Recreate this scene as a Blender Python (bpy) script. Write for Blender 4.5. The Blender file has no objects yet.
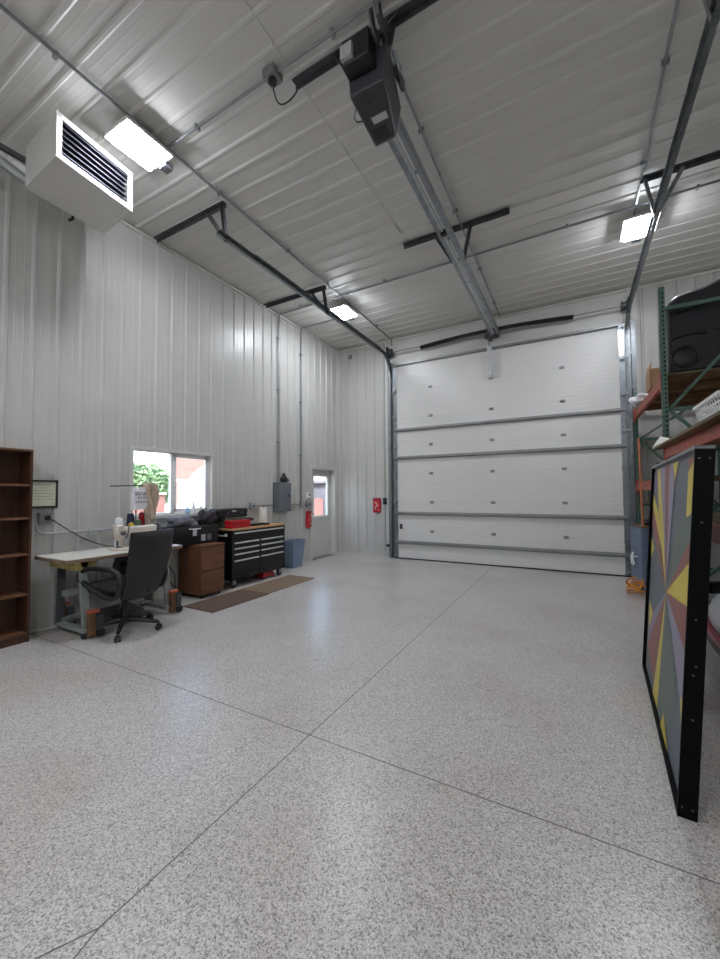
import bpy, bmesh, math, random
from mathutils import Vector, Matrix
random.seed(7)
COL = bpy.context.scene.collection
PI = math.pi
V = Vector
W, D, CH = -4.92, 7.89, 4.885          # left wall x, back wall y, ceiling height
RX, FY = 2.4, -3.6                     # right wall x, rear wall y

# ------------------------------------------------------------------ materials
def hexc(h):
    h = h.lstrip('#'); o = []
    for i in (0, 2, 4):
        c = int(h[i:i+2], 16)/255
        o.append(c/12.92 if c <= .04045 else ((c+.055)/1.055)**2.4)
    return (*o, 1)
def mat(name, col, rough=.5, metal=0, var=0, scale=8, bump=0, bscale=60, spec=None, stretch=None):
    m = bpy.data.materials.new(name); m.use_nodes = True
    nt = m.node_tree; b = nt.nodes['Principled BSDF']
    c = hexc(col) if isinstance(col, str) else (*col, 1)
    b.inputs['Base Color'].default_value = c
    b.inputs['Roughness'].default_value = rough
    b.inputs['Metallic'].default_value = metal
    if spec is not None: b.inputs['Specular IOR Level'].default_value = spec
    tc = nt.nodes.new('ShaderNodeTexCoord'); src = tc.outputs['Object']
    if stretch:
        mp = nt.nodes.new('ShaderNodeMapping'); mp.inputs['Scale'].default_value = stretch
        nt.links.new(src, mp.inputs['Vector']); src = mp.outputs['Vector']
    if var:
        n = nt.nodes.new('ShaderNodeTexNoise'); n.inputs['Scale'].default_value = scale
        n.inputs['Detail'].default_value = 5
        nt.links.new(src, n.inputs['Vector'])
        r = nt.nodes.new('ShaderNodeValToRGB')
        r.color_ramp.elements[0].position = .3; r.color_ramp.elements[1].position = .7
        r.color_ramp.elements[0].color = tuple(x*(1-var) for x in c[:3])+(1,)
        r.color_ramp.elements[1].color = tuple(min(1, x*(1+var)) for x in c[:3])+(1,)
        nt.links.new(n.outputs['Fac'], r.inputs['Fac']); nt.links.new(r.outputs['Color'], b.inputs['Base Color'])
    if bump:
        n2 = nt.nodes.new('ShaderNodeTexNoise'); n2.inputs['Scale'].default_value = bscale
        nt.links.new(src, n2.inputs['Vector'])
        bp = nt.nodes.new('ShaderNodeBump'); bp.inputs['Strength'].default_value = bump; bp.inputs['Distance'].default_value = .01
        nt.links.new(n2.outputs['Fac'], bp.inputs['Height']); nt.links.new(bp.outputs['Normal'], b.inputs['Normal'])
    return m
def emis(name, col, s):
    m = bpy.data.materials.new(name); m.use_nodes = True
    b = m.node_tree.nodes['Principled BSDF']
    b.inputs['Base Color'].default_value = (1, 1, 1, 1)
    b.inputs['Emission Color'].default_value = hexc(col); b.inputs['Emission Strength'].default_value = s
    return m
def glass_mat():
    m = bpy.data.materials.new('window_glass'); m.use_nodes = True
    nt = m.node_tree; nt.nodes.remove(nt.nodes['Principled BSDF'])
    o = nt.nodes['Material Output']; mx = nt.nodes.new('ShaderNodeMixShader'); t = nt.nodes.new('ShaderNodeBsdfTransparent')
    g = nt.nodes.new('ShaderNodeBsdfGlossy'); f = nt.nodes.new('ShaderNodeFresnel')
    g.inputs['Roughness'].default_value = .02; f.inputs['IOR'].default_value = 1.45
    t.inputs['Color'].default_value = (.93, .95, .96, 1)
    ge = nt.nodes.new('ShaderNodeNewGeometry'); ml = nt.nodes.new('ShaderNodeMath'); ml.operation = 'SUBTRACT'; ml.use_clamp = True
    nt.links.new(f.outputs[0], ml.inputs[0]); nt.links.new(ge.outputs['Backfacing'], ml.inputs[1])
    nt.links.new(ml.outputs[0], mx.inputs[0]); nt.links.new(t.outputs[0], mx.inputs[1]); nt.links.new(g.outputs[0], mx.inputs[2])
    nt.links.new(mx.outputs[0], o.inputs['Surface']); return m
def floor_mat():
    m = bpy.data.materials.new('epoxy_flake_floor'); m.use_nodes = True
    nt = m.node_tree; b = nt.nodes['Principled BSDF']
    tc = nt.nodes.new('ShaderNodeTexCoord')
    v = nt.nodes.new('ShaderNodeTexVoronoi'); v.inputs['Scale'].default_value = 185
    nt.links.new(tc.outputs['Object'], v.inputs['Vector'])
    sep = nt.nodes.new('ShaderNodeSeparateColor'); nt.links.new(v.outputs['Color'], sep.inputs[0])
    r = nt.nodes.new('ShaderNodeValToRGB'); cr = r.color_ramp; cr.interpolation = 'CONSTANT'
    cols = [(0, '#827d7a'), (.08, '#9d9894'), (.22, '#b4b0ad'), (.46, '#c3c0bc'), (.74, '#d1cecb'), (.94, '#a39a92')]
    cr.elements[0].position = 0; cr.elements[0].color = hexc(cols[0][1])
    cr.elements[1].position = cols[1][0]; cr.elements[1].color = hexc(cols[1][1])
    for p, c in cols[2:]:
        e = cr.elements.new(p); e.color = hexc(c)
    nt.links.new(sep.outputs[0], r.inputs['Fac'])
    n = nt.nodes.new('ShaderNodeTexNoise'); n.inputs['Scale'].default_value = 1.1; n.inputs['Detail'].default_value = 6
    nt.links.new(tc.outputs['Object'], n.inputs['Vector'])
    r2 = nt.nodes.new('ShaderNodeValToRGB'); r2.color_ramp.elements[0].position = .30; r2.color_ramp.elements[1].position = .55
    r2.color_ramp.elements[0].color = (.86, .83, .80, 1); r2.color_ramp.elements[1].color = (1, 1, 1, 1)
    nt.links.new(n.outputs['Fac'], r2.inputs['Fac'])
    mx = nt.nodes.new('ShaderNodeMix'); mx.data_type = 'RGBA'; mx.blend_type = 'MULTIPLY'; mx.inputs[0].default_value = 1
    nt.links.new(r.outputs['Color'], mx.inputs[6]); nt.links.new(r2.outputs['Color'], mx.inputs[7])
    nt.links.new(mx.outputs[2], b.inputs['Base Color'])
    b.inputs['Roughness'].default_value = .28
    bp = nt.nodes.new('ShaderNodeBump'); bp.inputs['Strength'].default_value = .12; bp.inputs['Distance'].default_value = .002
    nt.links.new(v.outputs['Distance'], bp.inputs['Height']); nt.links.new(bp.outputs['Normal'], b.inputs['Normal'])
    return m
def brick_mat():
    m = bpy.data.materials.new('brick'); m.use_nodes = True
    nt = m.node_tree; b = nt.nodes['Principled BSDF']; tc = nt.nodes.new('ShaderNodeTexCoord')
    mp = nt.nodes.new('ShaderNodeMapping'); mp.inputs['Rotation'].default_value = (PI/2, 0, PI/2)
    br = nt.nodes.new('ShaderNodeTexBrick'); br.inputs['Scale'].default_value = 4
    br.inputs['Color1'].default_value = hexc('#86625c'); br.inputs['Color2'].default_value = hexc('#7d5953'); br.inputs['Mortar'].default_value = hexc('#8d6c66')
    nt.links.new(tc.outputs['Object'], mp.inputs['Vector']); nt.links.new(mp.outputs['Vector'], br.inputs['Vector'])
    nt.links.new(br.outputs['Color'], b.inputs['Base Color']); b.inputs['Roughness'].default_value = .9
    return m
M = dict(
    wall=mat('painted_wall_steel', '#bbbab6', .34, 0, .03, 3),
    ceil=mat('painted_ceiling_steel', '#cbc9c4', .42, 0, .02, 2),
    floor=floor_mat(),
    joint=mat('joint_dark', '#6b6560', .8, 0, .2, 30),
    trim=mat('trim_white', '#c8c7c2', .4, 0, .03, 4),
    gdoor=mat('garage_door_white', '#d6d5d2', .42, 0, .02, 2),
    galv=mat('galvanised_steel', '#92979b', .38, .85, .18, 14),
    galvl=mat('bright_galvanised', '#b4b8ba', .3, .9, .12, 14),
    dsteel=mat('dark_steel', '#55575a', .5, .6, .2, 10),
    strut=mat('strut_grey', '#8d8e8e', .45, .5, .1, 10),
    conduit=mat('conduit_grey', '#8f9294', .4, .6, .12, 10),
    pvc=mat('pvc_grey', '#a3a6a8', .5, 0, .05, 6),
    black=mat('black_plastic', '#17171a', .45, 0, .15, 20),
    blackp=mat('black_powdercoat', '#040405', .5, 0, .2, 20, .1, 200, .12),
    fabric=mat('chair_leather', '#221f21', .5, 0, .12, 12, .2, 120),
    opener=mat('opener_charcoal', '#343539', .5, 0, .08, 8),
    plate=mat('label_silver', '#b9babc', .4, .3, .1, 30),
    heater=mat('heater_white', '#d2d0cb', .4, 0, .03, 6),
    louver=mat('heater_louver', '#3b3e47', .45, .6, .15, 9),
    dark=mat('dark_interior', '#101113', .8),
    walnut=mat('walnut_laminate', '#45291b', .5, 0, .35, 6, .05, 40, None, (6, 6, .7)),
    walnute=mat('walnut_edge', '#68452f', .5, 0, .25, 6, 0, 40, None, (6, 1, 6)),
    cabwood=mat('cabinet_brown_wood', '#6b4530', .45, 0, .3, 5, .05, 40, None, (1, 1, 8)),
    cabside=mat('cabinet_side_wood', '#643d27', .45, 0, .3, 5, .05, 40, None, (8, 8, .7)),
    bench=mat('butcher_block', '#c39a6d', .45, 0, .15, 7, 0, 40, None, (8, 1, 8)),
    tbox=mat('toolbox_black', '#0d0d10', .33, 0, .15, 10),
    alu=mat('brushed_aluminium', '#d6d8da', .4, .35, .06, 20),
    chrome=mat('chrome', '#d8dadc', .12, 1),
    desktop=mat('desk_laminate', '#c9c7c0', .45, 0, .04, 6),
    deskedge=mat('desk_edge', '#7f6b57', .6, 0, .2, 12),
    deskleg=mat('desk_leg_grey', '#8f9692', .5, .2, .15, 10),
    pine=mat('pine_yellow', '#b4a268', .6, 0, .15, 8),
    dolly=mat('dolly_wood', '#65482f', .7, 0, .35, 12, .1, 60),
    orange=mat('dolly_orange', '#b4593f', .5, 0, .2, 12),
    cream=mat('machine_cream', '#d3c9bd', .35, 0, .05, 8),
    white=mat('white_plastic', '#e3e3e3', .45, 0, .03, 8),
    bagw=mat('white_bag', '#dcd9de', .5, 0, .04, 20, .2, 60),
    ink=mat('print_ink', '#3d3a44', .6),
    cloth=mat('beige_cloth', '#b3a08c', .9, 0, .15, 12, .3, 70),
    red=mat('red_plastic', '#b0131d', .4, 0, .12, 12),
    redbag=mat('red_pouch', '#bb1c2c', .4, 0, .2, 25, .3, 50),
    yellow=mat('yellow_thread', '#d5b028', .7, 0, .1, 30),
    green=mat('green_thread', '#556b50', .7, 0, .1, 30),
    navy=mat('navy_thread', '#252a45', .7, 0, .1, 30),
    greyg=mat('grey_green_case', '#666a60', .55, 0, .15, 12),
    greyf=mat('grey_bag_fabric', '#5f5f66', .8, 0, .25, 18, .4, 70),
    mdark=mat('mixed_dark_fabric', '#2a2228', .8, 0, .4, 22, .4, 50),
    paper=mat('paper_white', '#dedad2', .7, 0, .03, 30),
    cert=mat('certificate_paper', '#c6c9b4', .6, 0, .05, 18),
    certink=mat('certificate_ink', '#8d9780', .7),
    frame=mat('frame_dark', '#28221f', .45),
    bin=mat('bin_blue', '#788ca4', .5, 0, .06, 6),
    mat1=mat('mat_brown', '#5d4b3f', .9, 0, .2, 40, .6, 120),
    mat2=mat('mat_tan', '#7d6a58', .9, 0, .2, 40, .6, 120),
    panelgrey=mat('breaker_grey', '#6a7076', .45, .1, .06, 10),
    bluegl=mat('bottle_blue', '#8fb2d0', .2, 0, .1, 10),
    rackg=mat('rack_green', '#567366', .5, .1, .15, 14),
    racko=mat('rack_orange', '#a04c38', .5, .1, .2, 12),
    ply=mat('plywood_deck', '#7d5d40', .7, 0, .3, 9, .05, 40, None, (1, 8, 1)),
    plyedge=mat('plywood_edge', '#6b654c', .8, 0, .25, 30),
    carton=mat('carton_brown', '#a78563', .8, 0, .1, 8),
    shell=mat('moulded_black', '#16161b', .42, 0, .2, 5),
    locker=mat('locker_bluegrey', '#66758a', .5, .1, .12, 9),
    cord=mat('cord_orange', '#c77f24', .55, 0, .12, 30),
    woodp=mat('plank_wood', '#a5633f', .6, 0, .25, 8, .05, 40, None, (8, 8, 1)),
    hull=mat('hull_grey', '#b5b8bb', .3, 0, .05, 5),
    hullred=mat('hull_red', '#8f1f33', .3, 0, .08, 8),
    aslate=mat('art_slate', '#5d646c', .5, 0, .06, 6), agreen=mat('art_greygreen', '#5f6a64', .5, 0, .06, 6),
    alav=mat('art_lavender', '#8a8496', .5, 0, .05, 6), ared=mat('art_brick', '#8a5450', .5, 0, .06, 6),
    ayel=mat('art_yellow', '#cbb74f', .5, 0, .05, 6), apur=mat('art_purple', '#6d6178', .5, 0, .05, 6),
    arail_lit=mat('panel_rail_lit_grey', '#7c8085', .5, .1, .06, 9),  # rail tone with the light on its top put into the colour
    glass=glass_mat(), brick=brick_mat(),
    leaf=mat('leaves', '#7d9a72', .7, 0, .3, 3), bark=mat('bark', '#5a4636', .9, 0, .3, 9, .5, 20),
    roof=mat('roof_shingle', '#6b6a70', .9, 0, .2, 12), siding=mat('grey_siding', '#5a5b64', .8, 0, .08, 5),
    yard=mat('pale_gravel', '#b9b4a8', .9, 0, .2, 6),
    lamp=emis('led_lens', '#f3f7ff', 112),
)

# ------------------------------------------------------------------ mesh helpers
BASE = {}
class MB:
    def __init__(s): s.v = []; s.f = []; s.m = []; s.cur = 0
    def add(s, vs, fs):
        o = len(s.v); s.v += [V(p) for p in vs]
        for f in fs: s.f.append([o+i for i in f]); s.m.append(s.cur)
        return s
    def box(s, x0, x1, y0, y1, z0, z1):
        return s.hexa([(x0,y0,z0),(x1,y0,z0),(x1,y1,z0),(x0,y1,z0)], [(x0,y0,z1),(x1,y0,z1),(x1,y1,z1),(x0,y1,z1)])
    def hexa(s, b, t):
        n = len(b)
        return s.add(list(b)+list(t), [list(range(n))[::-1], list(range(n, 2*n))]+[[i, (i+1) % n, n+(i+1) % n, n+i] for i in range(n)])
    def obox(s, c, size, R=None):
        c = V(c); hx, hy, hz = (q/2 for q in size); R = R or Matrix.Identity(3)
        f = lambda z: [c+R@V(p) for p in ((-hx,-hy,z),(hx,-hy,z),(hx,hy,z),(-hx,hy,z))]
        return s.hexa(f(-hz), f(hz))
    def bar(s, a, b, w, h, up=(0,0,1)):
        a, b = V(a), V(b); d = (b-a).normalized(); u = V(up)
        if abs(d.dot(u)) > .98: u = V((0,1,0))
        x = d.cross(u).normalized(); y = x.cross(d).normalized()
        f = lambda p: [p-x*w/2-y*h/2, p+x*w/2-y*h/2, p+x*w/2+y*h/2, p-x*w/2+y*h/2]
        return s.hexa(f(a), f(b))
    def prism(s, poly, ext):
        e = V(ext); return s.hexa([V(p) for p in poly], [V(p)+e for p in poly])
    def tube(s, pts, r, n=8, closed=False, rs=None):
        pts = [V(p) for p in pts]; k = len(pts); rings = []; x = None
        for i, p in enumerate(pts):
            if closed: d = pts[(i+1) % k]-pts[i-1]
            else: d = pts[min(i+1, k-1)]-pts[max(i-1, 0)]
            d.normalize()
            if x is None:
                u = V((0,0,1)) if abs(d.z) < .9 else V((0,1,0)); x = d.cross(u).normalized()
            else:
                x = (x-d*x.dot(d)).normalized()
            y = d.cross(x); rr = rs[i] if rs else r
            rings.append([p+(x*math.cos(2*PI*j/n)+y*math.sin(2*PI*j/n))*rr for j in range(n)])
        vs = [q for g in rings for q in g]; fs = []
        for i in range(k if closed else k-1):
            a, b = i*n, ((i+1) % k)*n
            fs += [[a+j, a+(j+1) % n, b+(j+1) % n, b+j] for j in range(n)]
        if not closed: fs += [list(range(n))[::-1], [(k-1)*n+j for j in range(n)]]
        return s.add(vs, fs)
    def cyl(s, a, b, r, r2=None, n=16): return s.tube([a, b], r, n, rs=[r, r if r2 is None else r2])
    def lathe(s, prof, c, n=20, axis='z'):
        c = V(c); vs = []
        def pt(r, h, t):
            a, b = r*math.cos(t), r*math.sin(t)
            return c+V({'z': (a,b,h), 'x': (h,a,b), 'y': (a,h,b)}[axis])
        for r, h in prof: vs += [pt(r, h, 2*PI*j/n) for j in range(n)]
        fs = [[i*n+j, i*n+(j+1) % n, (i+1)*n+(j+1) % n, (i+1)*n+j] for i in range(len(prof)-1) for j in range(n)]
        fs += [list(range(n))[::-1], [(len(prof)-1)*n+j for j in range(n)]]
        return s.add(vs, fs)
    def grid(s, fn, nu, nv, thick=0):
        vs = [V(fn(i/nu, j/nv)) for i in range(nu+1) for j in range(nv+1)]
        k = nv+1; return s.add(vs, [[i*k+j, (i+1)*k+j, (i+1)*k+j+1, i*k+j+1] for i in range(nu) for j in range(nv)])
    def ball(s, c, r, sx=1, sy=1, sz=1, nu=14, nv=9, fn=None):
        c = V(c); vs = []
        for i in range(nv+1):
            t = PI*i/nv
            for j in range(nu):
                p = 2*PI*j/nu; q = V((sx*math.sin(t)*math.cos(p), sy*math.sin(t)*math.sin(p), sz*math.cos(t)))*r
                if fn: q = fn(q)
                vs.append(c+q)
        return s.add(vs, [[i*nu+j, i*nu+(j+1) % nu, (i+1)*nu+(j+1) % nu, (i+1)*nu+j] for i in range(nv) for j in range(nu)])
    def build(s, name, ms, parent=None, bev=0, smooth=False, sub=0, solid=0):
        base = BASE.get(parent.name, V()) if parent else V()
        me = bpy.data.meshes.new(name)
        me.from_pydata([p-base for p in s.v], [], s.f)
        for m in (ms if isinstance(ms, (list, tuple)) else [ms]): me.materials.append(m)
        for p, i in zip(me.polygons, s.m): p.material_index = i
        bm = bmesh.new(); bm.from_mesh(me); bmesh.ops.remove_doubles(bm, verts=bm.verts, dist=1e-6)
        bmesh.ops.recalc_face_normals(bm, faces=bm.faces); bm.to_mesh(me); bm.free()
        if smooth:
            for p in me.polygons: p.use_smooth = True
            if not sub: me.set_sharp_from_angle(angle=math.radians(38))
        o = bpy.data.objects.new(name, me); COL.objects.link(o)
        if parent: o.parent = parent; BASE[o.name] = base
        if solid:
            q = o.modifiers.new('solid', 'SOLIDIFY'); q.thickness = solid; q.offset = 0
        if bev:
            q = o.modifiers.new('bevel', 'BEVEL'); q.width = bev; q.segments = 2; q.limit_method = 'ANGLE'
        if sub:
            q = o.modifiers.new('sub', 'SUBSURF'); q.levels = sub; q.render_levels = sub
        return o
def tag(o, label, cat, group=None):
    o['label'] = label; o['category'] = cat
    if group: o['group'] = group
    return o
def thing(name, label, cat, loc=(0,0,0), rz=0, group=None, local=False):
    o = bpy.data.objects.new(name, None); COL.objects.link(o); o.location = loc; o.rotation_euler = (0,0,rz)
    o.empty_display_size = .1
    BASE[o.name] = V() if local else V(loc)
    return tag(o, label, cat, group)
def struct(o): o['kind'] = 'structure'; return o
def copy_tree(o, parent=None):
    c = o.copy(); COL.objects.link(c)
    if parent: c.parent = parent
    for ch in list(o.children): copy_tree(ch, c)
    return c
def lab(o, s): o['label'] = s; return o
B = lambda *a: MB().box(*a)

# ------------------------------------------------------------------ room shell
PITCH = .2286
def profile(u0, u1, phase, hole_edges=(), H=.020, mn=.0018):
    """heights of the ribbed liner panel along u"""
    def h(u):
        d = (u-phase+PITCH/2) % PITCH-PITCH/2
        a = abs(d)
        if a < .010: return H
        if a < .026: return H*(.026-a)/.016
        for c in (PITCH/3, -PITCH/3):
            b = abs(d-c)
            if b < .004: return mn
            if b < .010: return mn*(.010-b)/.006
        return 0
    us = {u0, u1, *[e for e in hole_edges if u0 < e < u1]}
    k = math.floor((u0-phase)/PITCH)-1
    while phase+k*PITCH < u1+PITCH:
        for d in (0, PITCH/3, -PITCH/3):
            for e in ((.010, .026) if d == 0 else (.004, .010)):
                for sg in (-1, 1):
                    u = phase+k*PITCH+d+sg*e
                    if u0 < u < u1: us.add(u)
        k += 1
    us = sorted(us); return [(u, h(u)) for u in us]
def ribbed(name, P, u0, u1, v0, v1, phase, material, holes=(), back=.12, H=.020, mn=.0018):
    """P(u, v, h) gives the point; a closed sheet with holes (ua, ub, va, vb)"""
    mb = MB(); pr = profile(u0, u1, phase, [e for q in holes for e in q[:2]], H, mn)
    for (a, ha), (b, hb) in zip(pr, pr[1:]):
        if b-a < 1e-6: continue
        segs = [(v0, v1)]
        for (ua, ub, va, vb) in holes:
            if a >= ua-1e-6 and b <= ub+1e-6:
                segs = [q for lo, hi in segs for q in ((lo, min(hi, va)), (max(lo, vb), hi)) if q[1]-q[0] > 1e-6]
        for lo, hi in segs:
            mb.add([P(a,lo,ha), P(b,lo,hb), P(b,hi,hb), P(a,hi,ha)], [[0,1,2,3]])
            mb.add([P(a,lo,-back), P(b,lo,-back), P(b,hi,-back), P(a,hi,-back)], [[0,1,2,3]])
    return struct(mb.build(name, material))
# window opening and door opening in the left wall
WY0, WY1, WZ0, WZ1 = 2.90, 4.14, 1.125, 2.015
DY0, DY1, DZ1 = 6.73, 7.67, 1.99
ribbed('wall_left', lambda u, v, h: (W+h, u, v), FY, D, 0, CH, 2.757, M['wall'], [(WY0,WY1,WZ0,WZ1), (DY0,DY1,-1,DZ1)])
ribbed('wall_back', lambda u, v, h: (u, D-h, v), W, RX, 0, CH, -4.43, M['wall'], [(-3.70, .98, -1, CH+1)])
struct(B(-3.70, .98, D, D+.12, 0, CH).build('trim_header', M['trim']))
struct(B(RX, RX+.1, FY, D, 0, CH).build('wall_right', M['wall']))
struct(B(W, RX, FY-.1, FY, 0, CH).build('wall_rear', M['wall']))
ribbed('ceiling', lambda u, v, h: (v, u, CH-h), FY, D, W, RX, 2.897, M['ceil'], back=.1, H=.011, mn=.0006)
struct(B(-1.955, -1.94, FY, D, CH-.013, CH-.0085).build('trim_ceiling_seam', M['ceil']))
struct(B(W-.3, RX+.1, FY-.1, D+.3, -.15, 0).build('floor', M['floor']))
# saw-cut joints in the slab
j = MB(); jw = .0027
j.box(W, RX, 1.883-jw, 1.883+jw, 0, .0006)
j.prism([(-1.39-jw, D-.05, 0), (-1.39+jw, D-.05, 0), (-1.39+jw, .73, 0), (-1.39-jw, .73, 0)], (0,0,.0006))
for bx, by in ((-1.62, .33), (-1.33, .50)):
    d = (V((bx,by,0))-V((-1.39,.73,0))).normalized(); n = V((d.y,-d.x,0))*jw; a = V((-1.39,.735,0)); b = a+d*.9
    j.prism([a-n, a+n, b+n, b-n], (0,0,.0006))
struct(j.build('floor_joint', M['joint']))
# trims: corners, ceiling edge, baseboard angle
struct(B(W, W+.035, FY, D, CH-.05, CH-.019).build('trim_ceiling_left', M['trim']))
struct(B(W, RX, D-.03, D, CH-.055, CH-.022).build('trim_ceiling_back', M['trim']))
struct(B(W+.0, W+.06, D-.06, D, 0, CH-.06).build('trim_corner', M['trim']))
struct(B(-3.72, -3.60, D-.024, D, 0, CH-.06).build('trim_garage_left', M['trim']))
struct(B(.93, .99, D-.024, D, 0, CH-.06).build('trim_garage_right', M['trim']))
struct(MB().box(W, W+.022, FY, DY0-.03, 0, .03).box(W, W+.022, DY1+.03, D, 0, .03).build('baseboard_left', M['trim']))
struct(MB().box(W, -3.72, D-.022, D, 0, .03).box(.99, RX, D-.022, D, 0, .03).build('baseboard_back', M['trim']))

# ---- window
XO = W-.10
win = bpy.data.objects.new('window_1', None); COL.objects.link(win); win.location = (W, WY0, WZ0); BASE['window_1'] = V(win.location); struct(win)
r = MB()
t = .012
r.box(XO, W+.022, WY0, WY0+t, WZ0, WZ1).box(XO, W+.022, WY1-t, WY1, WZ0, WZ1).box(XO, W+.022, WY0, WY1, WZ1-t, WZ1).box(XO, W+.022, WY0, WY1, WZ0, WZ0+t)
# casing lip on the wall
r.box(W, W+.024, WY0-.03, WY0, WZ0-.03, WZ1+.03).box(W, W+.024, WY1, WY1+.03, WZ0-.03, WZ1+.03).box(W, W+.024, WY0, WY1, WZ1, WZ1+.03).box(W, W+.024, WY0, WY1, WZ0-.03, WZ0)
r.build('reveal', M['trim'], win)
f = MB(); a0, a1, c0, c1 = WY0+t, WY1-t, WZ0+t, WZ1-t; fx0, fx1 = XO, XO+.07
f.box(fx0, fx1, a0, a0+.018, c0, c1).box(fx0, fx1, a1-.03, a1, c0, c1).box(fx0, fx1, a0, a1, c1-.016, c1).box(fx0, fx1, a0, a1, c0, c0+.03)
ym = 3.50
f.box(fx0+.02, fx1, ym-.03, ym+.02, c0, c1)
f.build('window_frame', M['white'], win, .003)
s2 = MB(); sx0, sx1 = XO+.03, XO+.068
s2.box(sx0, sx1, ym+.015, ym+.055, c0+.028, c1-.015).box(sx0, sx1, a1-.075, a1-.028, c0+.028, c1-.015)
s2.box(sx0, sx1, ym+.015, a1-.03, c1-.06, c1-.015).box(sx0, sx1, ym+.015, a1-.03, c0+.028, c0+.075)
s2.build('sash', M['white'], win, .003)
B(XO+.038, XO+.042, a0+.02, ym-.02, c0+.02, c1-.02).build('pane', M['glass'], win)
B(XO+.048, XO+.052, ym+.05, a1-.07, c0+.07, c1-.055).build('pane', M['glass'], win)
B(sx1, sx1+.012, ym+.022, ym+.045, 1.5, 1.6).build('latch', M['white'], win, .003)

# ---- man door
dr = bpy.data.objects.new('door_1', None); COL.objects.link(dr); dr.location = (W, DY0, 0); BASE['door_1'] = V(dr.location); struct(dr)
q = MB(); XD = W-.12
q.box(XD-.03, W+.022, DY0, DY0+.035, 0, DZ1).box(XD-.03, W+.022, DY1-.035, DY1, 0, DZ1).box(XD-.03, W+.022, DY0, DY1, DZ1-.035, DZ1)
q.box(W, W+.026, DY0-.05, DY0, 0, DZ1+.04).box(W, W+.026, DY1, DY1+.05, 0, DZ1+.04).box(W, W+.026, DY0, DY1, DZ1, DZ1+.04)
q.build('door_frame', M['trim'], dr)
ly0, ly1, lz1 = DY0+.04, DY1-.04, DZ1-.04
gy0, gy1, gz0, gz1 = 6.945, 7.50, .915, 1.81
lf = MB()
XL0, XL1 = XD-.02, XD+.025
lf.box(XL0, XL1, ly0, gy0, .015, lz1).box(XL0, XL1, gy1, ly1, .015, lz1).box(XL0, XL1, gy0, gy1, .015, gz0).box(XL0, XL1, gy0, gy1, gz1, lz1)
leaf = lf.build('leaf', M['trim'], dr)
g = MB()
g.box(XL1-.01, XL1+.012, gy0-.03, gy0+.012, gz0-.03, gz1+.03).box(XL1-.01, XL1+.012, gy1-.012, gy1+.03, gz0-.03, gz1+.03)
g.box(XL1-.01, XL1+.012, gy0, gy1, gz0-.03, gz0+.012).box(XL1-.01, XL1+.012, gy0, gy1, gz1-.012, gz1+.03)
g.build('glazing_bead', M['white'], dr, .003)
B(XD, XD+.004, gy0, gy1, gz0, gz1).build('pane', M['glass'], dr)
h = MB(); h.lathe([(.028,0),(.028,.012),(.012,.014),(.012,.05),(.026,.055),(.030,.072),(.02,.085)], (XL1, ly0+.075, .98), 16, 'x'); h.build('door_handle', M['chrome'], dr, smooth=True)
MB().lathe([(.026,0),(.026,.015),(.015,.02)], (XL1, ly0+.075, 1.12), 16, 'x').build('deadbolt', M['dsteel'], dr, smooth=True)
for z in (.25, .98, 1.72): MB().cyl((XL1+.008, ly1+.012, z-.05), (XL1+.008, ly1+.012, z+.05), .012, n=10).build('hinge', M['galv'], dr, smooth=True)
B(XD-.03, W+.02, DY0+.035, DY1-.035, 0, .012).build('threshold', M['galv'], dr)

# ------------------------------------------------------------------ sectional garage door
GX, GW = -1.33, 2.135; YF = D-.075      # centre, half width, front face of the door
gd = bpy.data.objects.new('door_2', None); COL.objects.link(gd); gd.location = (GX, YF, 0); BASE['door_2'] = V(gd.location); struct(gd)
SEC = .6096
for k in range(7):
    z0, z1 = k*SEC+(.02 if k == 0 else .0004), (k+1)*SEC-.0004
    mb = MB(); zs = [z0]; ys = [YF+.003]
    n = 8; st = (z1-z0)/n
    for i in range(n):
        a = z0+i*st
        for dz, dy in ((.006, .0), (st-.006, 0), (st, .0035)):
            zs.append(a+dz); ys.append(YF+dy)
    ys[-1] = YF+.003
    poly = [(GX-GW, y, z) for y, z in zip(ys, zs)]+[(GX-GW, D-.022, z1), (GX-GW, D-.022, z0)]
    mb.prism(poly, (2*GW, 0, 0)); mb.build('section', M['gdoor'], gd)
for z in (.357, .978, 2.18, 2.79, 4.235):
    mb = MB()
    pf = [(0,-.036),(-.012,-.036),(-.014,-.02),(-.055,-.016),(-.055,.016),(-.014,.02),(-.012,.036),(0,.036)]
    mb.prism([(GX-GW+.03, YF+y, z+d) for y, d in pf], (2*GW-.06, 0, 0)); mb.build('strut', M['strut'], gd)
for kz in range(1, 7):
    for hx in (-2.61, -1.38, -.145):
        z = kz*SEC; mb = MB()
        mb.box(hx-.042, hx+.042, YF-.004, YF, z-.026, z-.004).box(hx-.042, hx+.042, YF-.004, YF, z+.004, z+.026)
        for sx in (-.026, .026): mb.box(hx+sx-.010, hx+sx+.010, YF-.018, YF-.003, z-.022, z+.018)
        mb.cyl((hx-.036, YF-.012, z), (hx+.036, YF-.012, z), .007, n=8)
        mb.build('hinge', M['strut'], gd)
for sx in (-1, 1):
    x0 = GX+sx*(GW-.045)
    for kz in range(7):
        B(x0-.045, x0+.045, YF-.006, YF, kz*SEC+.03, (kz+1)*SEC-.03).build('end_stile', M['galvl'] if sx > 0 and kz == 6 else M['galv'], gd)  # top right stile gets brighter metal to paint in its reflection
    for kz in range(0, 8):
        z = min(max(kz*SEC, .07), 4.2); mb = MB()
        mb.box(x0-.05, x0+.05, YF-.016, YF-.006, z-.05, z+.05).cyl((x0-.02*sx, YF-.05, z), (x0+.11*sx, YF-.05, z), .008, n=8)
        mb.box(x0-.03, x0+.03, YF-.055, YF-.01, z-.02, z+.02)
        mb.build('roller_hinge', M['galv'], gd)
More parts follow.
